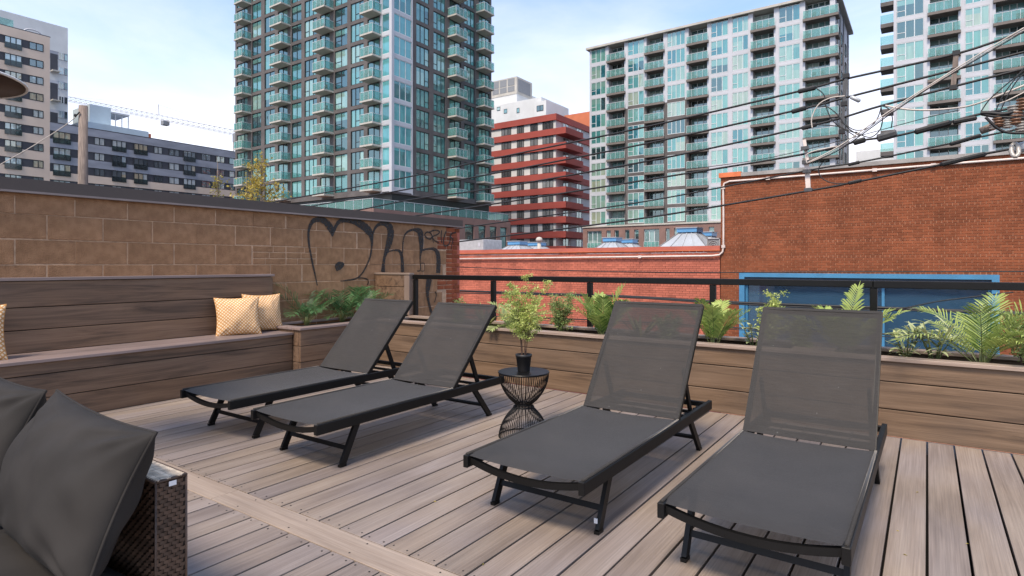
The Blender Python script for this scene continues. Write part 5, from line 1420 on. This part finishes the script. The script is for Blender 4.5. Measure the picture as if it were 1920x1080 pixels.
FL.box(q, SL(713.6), SL(716.6), .0, .09, P0 - .4, P0 + FH * NF); FR.box(q, SR(771.6), SR(773.2), 0, .09, P0 - .4, P0 + FH * NF)
q.box(-56.33, -55.86, 53.46, 53.9, P0 - .4, P0 + FH * NF)
part('corner_frame', q, 'white frame', tw)
DB = 1.65
def sp(face, u, d): return face.s_of(u, d)
for k in range(NF):
    z = P0 + FH * k + .02
    for a, c in ((437.8, 453.2), (504.8, 526.7), (585, 607.6), (674, 698.2)): balcony(tw, FL, sp(FL, a, DB), sp(FL, c, DB), z, DB)
    for a, c in ((855.7, 877), (908.5, 927)): balcony(tw, FR, sp(FR, a, DB), sp(FR, c, DB), z, DB)
# white ground storey over the podium
q = MB(); q.box(LEFT_ + 1, -56.6, 54.2, RGT - 1, 7.9, P0 - .51); part('lower_storey', q, 'white frame', tw)
FG, FGr = Face('Y', 54.2), Face('X', -56.6)
u = 535
while u < 728:
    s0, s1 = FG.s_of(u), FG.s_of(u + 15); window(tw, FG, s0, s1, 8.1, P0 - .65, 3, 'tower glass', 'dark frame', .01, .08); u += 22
for u0, u1 in ((742, 772), (780, 800), (812, 835), (842, 862), (872, 892), (898, 916)):
    window(tw, FGr, FGr.s_of(u0), FGr.s_of(u1), 8.1, P0 - .65, 3, 'tower glass', 'white frame thin', .01, .08)
pod = thing('podium', 'brown brick podium with tall dark windows and glass parapet under the dark tower', 'podium', (-70, 60, -4.5))
PX = -54.5; FP = Face('X', PX); FQ = Face('Y', 49.2); pe = FP.s_of(957)
q = MB(); ivs = [(FP.s_of(a), FP.s_of(c)) for a, c in ((846, 858), (872, 889), (897.5, 911), (918.5, 931.5), (938, 950.5))]
q.box(-100, PX - .35, 49.2, pe, -4.4, 7.95)
for a, c in complement(ivs, 49.21, pe): FP.box(q, a, c, -.34, 0, .2, 7.0)
FP.box(q, 49.21, pe, -.34, 0.003, 7.0, 7.94); FP.box(q, 49.21, pe, -.34, .003, 2.85, 3.6); FP.box(q, 49.21, pe, -.34, .003, -4.4, .2)
part('wall', q, 'brown brick far', pod)
for a, c in ivs:
    for z0, z1 in ((3.62, 6.98), (.22, 2.83)): window(pod, FP, a + .02, c - .02, z0, z1, 1, 'loggia glass', 'dark frame', -.25, .1)
q = MB(); qq = MB()
n = 16
for i in range(n):
    a, c = 49.3 + (pe - 49.5) * i / n, 49.3 + (pe - 49.5) * (i + 1) / n; FP.box(q, a + .05, c - .05, -.25, -.23, 8.0, 9.1); FP.box(qq, a - .02, a + .02, -.27, -.21, 7.96, 9.15)
for i in range(22):
    a, c = -92 + 37 * i / 22, -92 + 37 * (i + 1) / 22; FQ.box(q, a + .05, c - .05, -.25, -.23, 8.0, 9.1); FQ.box(qq, a - .02, a + .02, -.27, -.21, 7.96, 9.15)
part('glass_guard', q, 'guard glass', pod); FP.box(qq, 49.3, pe - .2, -.28, -.20, 9.15, 9.2); FQ.box(qq, -92, PX - .2, -.28, -.2, 9.15, 9.2); part('rail', qq, 'white frame thin', pod)

# ================================================================== WHITE CONDO BLOCKS
def condo(label, face, cols, xr, bands_z, roofz, depthy, charcoal=None, podium=None, side=None):
    r = thing('condo_block', label, 'apartment block', ((xr[0] + xr[1]) / 2, face.c + 5, -4.5))
    SF = face.s_of; lo, hi = xr
    zb = bands_z[0]; zt = roofz
    q = MB(); q.box(lo + .3, hi - .3, face.c + 1.62, face.c + depthy, -4.4, zt - .2)
    part('core', q, 'white frame', r)
    iv = [(SF(a), SF(c)) for a, c, *_ in cols]
    wq, cq = MB(), MB()
    cz0 = cu0 = cu1 = None
    if charcoal: cu0, cu1, cztop = SF(charcoal[0]), SF(charcoal[1]), charcoal[2]
    for a, c in complement(iv, lo, hi):
        if charcoal and a > cu0 - .5 and c < cu1 + .5:
            face.box(cq, a, c, -1.6, 0.0, zb, cztop); face.box(wq, a, c, -1.6, 0.0, cztop + .001, zt)
        else: face.box(wq, a, c, -1.6, 0.0, zb, zt)
    for (a, c, n, look, *_), (s0, s1) in zip(cols, iv):
        for k, z in enumerate(bands_z):
            ch = charcoal and s0 > cu0 - .5 and s1 < cu1 + .5 and z < charcoal[2] + .3
            zn = bands_z[k + 1] if k + 1 < len(bands_z) else roofz + .1
            if look == 'w':
                face.box(cq if ch else wq, s0 + .001, s1 - .001, -1.6, -.012, z - .25, z + .25)
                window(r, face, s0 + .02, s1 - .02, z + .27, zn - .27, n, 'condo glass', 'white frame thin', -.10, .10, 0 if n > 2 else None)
            else:
                window(r, face, s0 + .02, s1 - .02, z + .05, zn - .25, n, 'loggia glass', 'white frame thin', -1.45, .09)
                balcony(r, face, s0 - (.25 if look == 'b' else .25), s1 + (1.1 if look == 'e' else .25), z + .02, .45, .34, 1.1, 'slab shaded brown', 'white frame thin', False, -1.6, 4)
    part('frame', wq, 'white frame', r)
    if charcoal: part('charcoal_frame', cq, 'charcoal panel', r)
    q = MB(); q.box(lo - .5, hi + .6, face.c - .5, face.c + depthy, roofz, roofz + .35); part('roof_slab', q, 'concrete pale', r)
    return r
F1 = Face('Y', 93.0)
lo1, hi1 = F1.s_of(1105.5), F1.s_of(1566)
C1 = [(1108.5, 1135.4, 3, 'w'), (1141, 1170.5, 3, 'b'), (1177, 1207.6, 3, 'w'), (1212, 1243.7, 3, 'b'), (1251, 1284.4, 4, 'w'), (1291, 1326, 3, 'b'), (1333, 1365, 3, 'w'), (1373, 1403, 3, 'w'), (1411.3, 1451, 3, 'b'), (1460.4, 1500, 3, 'w'), (1509.5, 1556, 4, 'e')]
B1 = [7.8 + 2.8 * k for k in range(11)]
cb = condo('white framed glass condo block with a charcoal framed patch, right of the red building', F1, C1, (lo1, hi1), B1, 38.5, 18, (1170, 1292, 27.3))
SX1 = Face('X', hi1)
q = MB(); q.box(hi1 - .29, hi1 - .02, 94.65, 111, -4.4, 38.3); part('side_wall', q, 'white frame', cb)
for k in range(10):
    z = 7.8 + 2.8 * k
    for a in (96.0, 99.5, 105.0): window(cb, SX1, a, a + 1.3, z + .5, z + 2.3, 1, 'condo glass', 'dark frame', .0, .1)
q = MB()
for a in (95.2, 98.3, 102.5, 108.5): SX1.box(q, a, a + .35, 0, .12, -4, 38.3)
part('side_fin', q, 'louver grey', cb)
# its brick podium
p1 = thing('podium', 'brown brick podium with narrow windows under the white condo block', 'podium', (-20, 91, -4.5))
FB = Face('Y', 91.4); b0, b1 = FB.s_of(1093), FB.s_of(1400)
ops = [(1101, 1128, 3, 0), (1137, 1145, 1, 1), (1152, 1160.5, 1, 1), (1172, 1180, 1, 1), (1189, 1197.5, 1, 1), (1207, 1236, 3, 0), (1248, 1255.5, 1, 1), (1264, 1276, 1, 1), (1286, 1317, 3, 0), (1329, 1339, 1, 1)]
q = MB(); iv = [(FB.s_of(a), FB.s_of(c)) for a, c, *_ in ops]
q.box(b0, b1, 92.0, 92.98, -4.4, 7.5); q.box(b0, b1, 91.4, 91.99, -4.4, 3.6); q.box(b0, b1, 91.4, 91.99, 6.9, 7.5)
for a, c in complement(iv, b0, b1): q.box(a, c, 91.4, 91.99, 3.601, 6.899)
part('wall', q, 'brown brick far', p1)
for (a, c, n, w_), (s0, s1) in zip(ops, iv):
    window(p1, FB, s0 + .02, s1 - .02, 3.62, 6.88, n, 'loggia glass', 'white frame thin', -.35, .12, 0 if w_ else None)
    if not w_: balcony(p1, FB, s0, s1, 3.75, .1, .14, 1.1, 'concrete pale', 'white frame thin', False, -.3, 4)
q = MB(); q.box(b0 - .1, b1, 91.25, 92.97, 7.505, 7.75); part('parapet_cap', q, 'concrete pale', p1)

C2 = [(1681, 1732, 3, 'w'), (1743.5, 1797, 3, 'b'), (1809.5, 1855, 3, 'w'), (1867, 1925, 4, 'b'), (1940, 1990, 3, 'w')]
B2 = [33.2 - 2.84 * 9 + 2.84 * k for k in range(13)]
lo2, hi2 = F1.s_of(1675.5), F1.s_of(2000)
c2b = condo('second white framed glass condo block at the far right with balconies on its left edge', F1, C2, (lo2, hi2), B2, 44.9, 20)
for z in B2:                                               # balconies that stick out past its left edge
    q = MB(); q.box(lo2 - 1.5, lo2 - .02, 93.4, 95.8, z - .5, z + .02); bo = part('balcony', q, 'charcoal panel', c2b)
    q = MB(); q.box(lo2 - 1.5, lo2 - 1.47, 93.4, 95.8, z + .06, z + 1.15); q.box(lo2 - 1.46, lo2 - .03, 93.4, 93.43, z + .06, z + 1.15); part('glass_guard', q, 'guard glass', bo)

# ================================================================== RED BANDED BUILDING, WHITE ONE BEHIND
FRd = Face('Y', 99.0); rx1 = FRd.s_of(1043); rx0 = FRd.s_of(905); RX = Face('X', rx1)
rb = thing('apartment_block', 'dark red and white banded apartment block between the two glass towers', 'apartment block', (-66, 105, -4.5))
RZ, RP = 30.3, 2.84
q = MB(); q.box(rx0, rx1 - .3, 99.3, 124, -4.4, RZ - .3); part('wall', q, 'white render', rb)
for k in range(11):
    zt = RZ - RP * k; q = MB()
    q.box(rx0 - .2, rx1, 99.0, 99.29, zt - 1.22, zt); q.box(rx1 - .299, rx1, 99.291, 124, zt - 1.22, zt)
    part('red_band', q, 'red panel', rb)
    if k:
        q = MB(); q.box(rx1 + .001, rx1 + 2.1, 99.0, 106, zt - 1.22, zt); part('balcony', q, 'red panel', rb)
    z0, z1 = zt - RP + .02, zt - 1.24
    for a, c, n in ((939, 957, 3), (968, 981, 3), (993, 1007, 2), (1016, 1036, 3)):
        window(rb, Face('Y', 99.3), FRd.s_of(a), FRd.s_of(c), z0, z1, n, 'red house glass', 'dark frame', .01, .12)
    for a in (102, 107.5, 113.5, 119): window(rb, Face('X', rx1 - .3), a, a + 2.2, z0, z1, 2, 'red house glass', 'white frame thin', .01, .1)
q = MB(); q.box(rx0, rx1 - .4, 99.4, 124, RZ - .29, RZ - .1); part('roof', q, 'roof felt', rb)
a = at(1058, 218, y=126); c = at(1108, 210, y=126)
ob = thing('brick_building', 'orange brick roof block behind the red banded building', 'building', ((a.x + c.x) / 2, 128, -4.5))
q = MB(); q.box(a.x, c.x + 8, 126, 140, -4.4, c.z + .2); part('wall', q, 'orange brick far', ob)
wb = thing('white_building', 'stepped white building with grey rooftop louvers behind the red banded block', 'building', (-80, 140, -4.5))
def wbx(u0, u1, v, y, dep, m='white render', name='wall'):
    a, c, t = at(u0, 300, y=y), at(u1, 300, y=y), at((u0 + u1) / 2, v, y=y); q = MB(); q.box(a.x, c.x, y, y + dep, -4.4, t.z); part(name, q, m, wb); return a, c, t.z
wbx(905, 1015, 192, 128.0, 14); a, c, tz = wbx(905, 969, 174, 132.5, 14)
q = MB(); a, c = at(905, 160, y=132.4), at(969, 160, y=132.4); zt, zb_ = at(950, 147, y=132.4).z, at(950, 175.5, y=132.4).z
q.box(a.x, c.x, 132.4, 140, zb_ - .5, zt); lv = part('louver_housing', q, 'concrete pale', wb)
for i in range(5):
    s0 = c.x - .5 - (i + 1) * 2.6; q = MB(); q.box(s0 + .15, s0 + 2.35, 132.34, 132.398, zb_ + .3, zb_ + 1.7); q.box(s0 + .15, s0 + 2.35, 132.34, 132.398, zb_ + 1.95, zt - .3); part('louver', q, 'louver grey', lv)
q = MB(); q.box(c.x + .002, c.x + .06, 133, 139, zb_ + .2, zt - .5); part('louver', q, 'louver grey', lv)
a, c, tz = wbx(1002, 1024, 189.5, 127.2, 9)
window(wb, Face('Y', 127.2), at(1006.5, 200, y=127.2).x, at(1019, 200, y=127.2).x, at(1010, 208.5, y=127.2).z, at(1010, 198, y=127.2).z, 2, 'loggia glass', 'dark frame', .01, .12)
for u0, u1, v0, v1 in ((932, 938, 201, 208), (945, 951, 205, 213), (969, 974, 203, 212)):
    window(wb, Face('Y', 128.0), at(u0, 200, y=128).x, at(u1, 200, y=128).x, at(u0, v1, y=128).z, at(u0, v0, y=128).z, 1, 'loggia glass', 'dark frame', .01, .12)

# ================================================================== LEFT: TAN BLOCK, GREY SLAB, WHITE TOWER, ROOFTOPS, CRANE
FT = Face('X', -124.0); ty1 = FT.s_of(93.5); ty0 = FT.s_of(-60)
tn = thing('apartment_block', 'tan apartment block with dark window strips at the left edge', 'apartment block', (-128, 30, -4.5))
TZ, TP = 38.8, 2.84
nfl = 13
q = MB(); q.box(-140, -124.26, ty0, ty1, -4.4, 40.3)
prev = 40.3
for k in range(nfl):
    zt = TZ - TP * k
    FT.box(q, ty0, ty1, -.255, 0, zt + .001, prev); FT.box(q, FT.s_of(81.8), ty1, -.255, 0, zt - 1.35, zt); prev = zt - 1.351
FT.box(q, ty0, ty1, -.255, 0, -4.4, prev)
part('wall', q, 'tan panel', tn)
for k in range(nfl):
    zt = TZ - TP * k; q = MB(); FT.box(q, ty0, FT.s_of(81.7), -.25, -.06, zt - 1.349, zt - .001); part('dark_strip', q, 'dark strip', tn)
    hide = (k >= 5)
    window(tn, FT, FT.s_of(55 if k < 4 else 62), FT.s_of(81), zt - 1.30, zt - .06, 2, 'pale glass', 'dark frame', -.05, .12)
    window(tn, FT, FT.s_of(8.5), FT.s_of(40.5), zt - 1.85, zt - .06, 3, 'pale glass', 'dark frame', .01, .12)
    window(tn, FT, FT.s_of(-40), FT.s_of(-10), zt - 1.30, zt - .06, 2, 'pale glass', 'dark frame', -.05, .12)
    q = MB(); FT.box(q, FT.s_of(8), FT.s_of(41), .10, .14, zt - 2.0, zt - 1.05); part('guard', q, 'smoke glass', tn)
q = MB(); q.box(-140, -124.05, ty0, ty1 + .1, 40.301, 40.45); part('roof_edge', q, 'dark strip', tn)
q = MB(); q.box(-132, -126, FT.s_of(2), FT.s_of(33), 40.46, 42.2); part('roof_guard', q, 'guard glass', tn)
q = MB(); q.tube([(-126 + .0, FT.s_of(70) + 1.2 * cos(t), 40.9 + .6 * sin(t)) for t in [j * 2 * pi / 14 for j in range(14)]], .14, 6, closed=True); part('roof_dish', q, 'white frame', tn, True)

gy0, gy1 = ty1 + .002, FT.s_of(447)
gs = thing('apartment_block', 'long grey slab block with tan base between the tan block and dark tower', 'apartment block', (-128, 60, -4.5))
GZ = 25.7; ST_ = [24.35 - 2.82 * k for k in range(4)]
q = MB(); q.box(-142, -124.27, gy0, gy1, -4.4, GZ); prev = GZ
for k, zt in enumerate(ST_[:3]):
    FT.box(q, gy0, gy1, -.26, -.002, zt + .001, prev); prev = zt - 1.45
part('wall', q, 'slate panel', gs)
q = MB(); FT.box(q, gy0, gy1, -.26, -.001, ST_[3] + .001, prev); FT.box(q, gy0, gy1, -.26, -.001, -4.4, ST_[3] - 1.45); part('base_wall', q, 'tan panel', gs)
GW = [(99.5, 132, 3, 1), (177, 196, 2, 0), (210, 236, 3, 1), (251, 276, 3, 1), (289, 304, 2, 0), (317, 336, 2, 0), (344, 366, 3, 1), (378, 395, 2, 0), (405, 421, 2, 0), (430, 440, 1, 0)]
for zt in ST_:
    q = MB(); FT.box(q, gy0, gy1, -.255, -.09, zt - 1.449, zt - .0); part('dark_strip', q, 'dark strip', gs)
    for a, c, n, tall in GW:
        window(gs, FT, FT.s_of(a), FT.s_of(c), zt - (2.0 if tall else 1.4), zt - .05, n, 'pale glass', 'dark frame', .01 if tall else -.08, .12)
        if tall:
            q = MB(); FT.box(q, FT.s_of(a) - .05, FT.s_of(c) + .05, .11, .14, zt - 2.1, zt - 1.15); part('guard', q, 'smoke glass', gs)
q = MB(); q.box(-142, -124.0, gy0, gy1, GZ + .001, GZ + .16); part('roof_edge', q, 'dark strip', gs)
ph2 = thing('rooftop_structure', 'pale blue rooftop plant room and parapet on the grey slab block', 'rooftop structure', (-132, 46, 25.9))
FU = Face('X', -131.0)
q = MB(); q.box(-139, -131, FU.s_of(168), FU.s_of(208), 25.87, at(190, 199, x=-131).z); part('plant_room', q, 'pale blue metal', ph2)
q = MB(); q.box(-139, -127.2, FU.s_of(140), FU.s_of(262), 25.87, 27.6); part('parapet', q, 'pale blue metal', ph2)
q = MB(); z_ = at(225, 212, x=-131).z; q.box(-137, -131, FU.s_of(208) + .01, FU.s_of(243), z_ - .3, z_)
for u_ in (218, 230, 242): FU.box(q, FU.s_of(u_) - .12, FU.s_of(u_) + .0, -.3, -.1, 27.6, z_ - .3)
part('canopy', q, 'white frame', ph2)
q = MB(); q.box(-130, -127.5, FU.s_of(262), FU.s_of(268), 26.0, 27.3); part('tarpaulin', q, 'terracotta', ph2)

FW = Face('X', -142.0); wy1 = FW.s_of(127.3)
ww = thing('white_tower', 'pale white tower stepping up behind the tan block at the left', 'tower', (-150, 45, -4.5))
q = MB(); q.box(-165, -142, FW.s_of(-60), wy1, -4.4, at(127, 53, x=-142).z); part('wall', q, 'white render', ww)
zt0 = at(120, 100, x=-142).z
for k in range(9):
    zt = zt0 - 2.9 * k; q = MB(); FW.box(q, FW.s_of(93), FW.s_of(126.5), .0, .05, zt - 1.5, zt); part('slate_strip', q, 'slate panel' if k == 0 else 'white frame', ww)
    window(ww, FW, FW.s_of(110), FW.s_of(119), zt - 1.45, zt - .05, 2, 'pale glass', 'white frame thin', .06, .1); window(ww, FW, FW.s_of(120.5), FW.s_of(126.2), zt - 1.45, zt - .05, 1, 'loggia glass', 'slate panel', .06, .1)
    if k % 2 == 0 and k < 7:
        q = MB(); FW.box(q, FW.s_of(94), FW.s_of(108), .06, .09, zt - 4.0, zt - .6); part('recess', q, 'dark strip', ww)
        q = MB(); FW.box(q, FW.s_of(94), FW.s_of(108.5), .1, 1.4, zt - 4.3, zt - 4.05); part('balcony', q, 'concrete pale', ww)

cr_ = thing('tower_crane', 'pale lattice tower crane boom reaching in behind the dark tower', 'crane', tuple(at(446, 400, Z=200)))
A0, A1 = at(118, 187, Z=205), at(446, 254, Z=200); up_ = Vector((0, 0, 1.5)); sd_ = Vector((.8, .8, 0))
q = MB(); nseg = 34; ch = [A0.lerp(A1, i / nseg) for i in range(nseg + 1)]
q.tube([A0 - sd_, A1 - sd_], .08, 4); q.tube([A0 + sd_, A1 + sd_], .08, 4); q.tube([A0 + up_, A1 + up_], .09, 4)
for i in range(nseg):
    m_ = ch[i].lerp(ch[i + 1], .5) + up_
    for s_ in (-1, 1): q.tube([ch[i] + sd_ * s_, m_], .045, 3); q.tube([m_, ch[i + 1] + sd_ * s_], .045, 3)
part('boom', q, 'crane pale', cr_)
t0 = at(297, 196, Z=202); q = MB(); base_ = A0.lerp(A1, .555) + up_; q.tube([base_, t0], .12, 4); q.tube([t0, A0.lerp(A1, .05) + up_], .05, 3); q.tube([t0, A1 + up_], .05, 3); part('pendant', q, 'crane pale', cr_)
c_ = A0.lerp(A1, .59); q = MB(); q.box(c_.x - 1, c_.x + 1, c_.y - 1, c_.y + 1, c_.z - 1.6, c_.z - .2); part('trolley', q, 'louver grey', cr_)
q = MB(); q.box(A1.x - 1.2, A1.x + 1.2, A1.y - 1.2, A1.y + 1.2, A1.z - 2.2, A1.z + .6); part('cab', q, 'louver grey', cr_)
q = MB()
for sx in (-1, 1):
    for sy in (-1, 1): q.tube([(A1.x + sx, A1.y + sy, -4.4), (A1.x + sx, A1.y + sy, A1.z)], .14, 4)
zz = -4.0; f_ = 1
while zz < A1.z - 2:
    for sy in (-1, 1): q.tube([(A1.x - f_, A1.y + sy, zz), (A1.x + f_, A1.y + sy, zz + 2)], .07, 3)
    zz += 2; f_ = -f_
part('mast', q, 'crane pale', cr_)
p = at(1660, 290, y=150)
fb_ = thing('white_building', 'plain pale building low in the gap between the two condo blocks', 'building', (p.x, 155, -4.5))
a, c = at(1605, 290, y=150), at(1680, 290, y=150); q = MB(); q.box(a.x, c.x, 150, 165, -4.4, at(1640, 281, y=150).z); part('wall', q, 'white render', fb_)
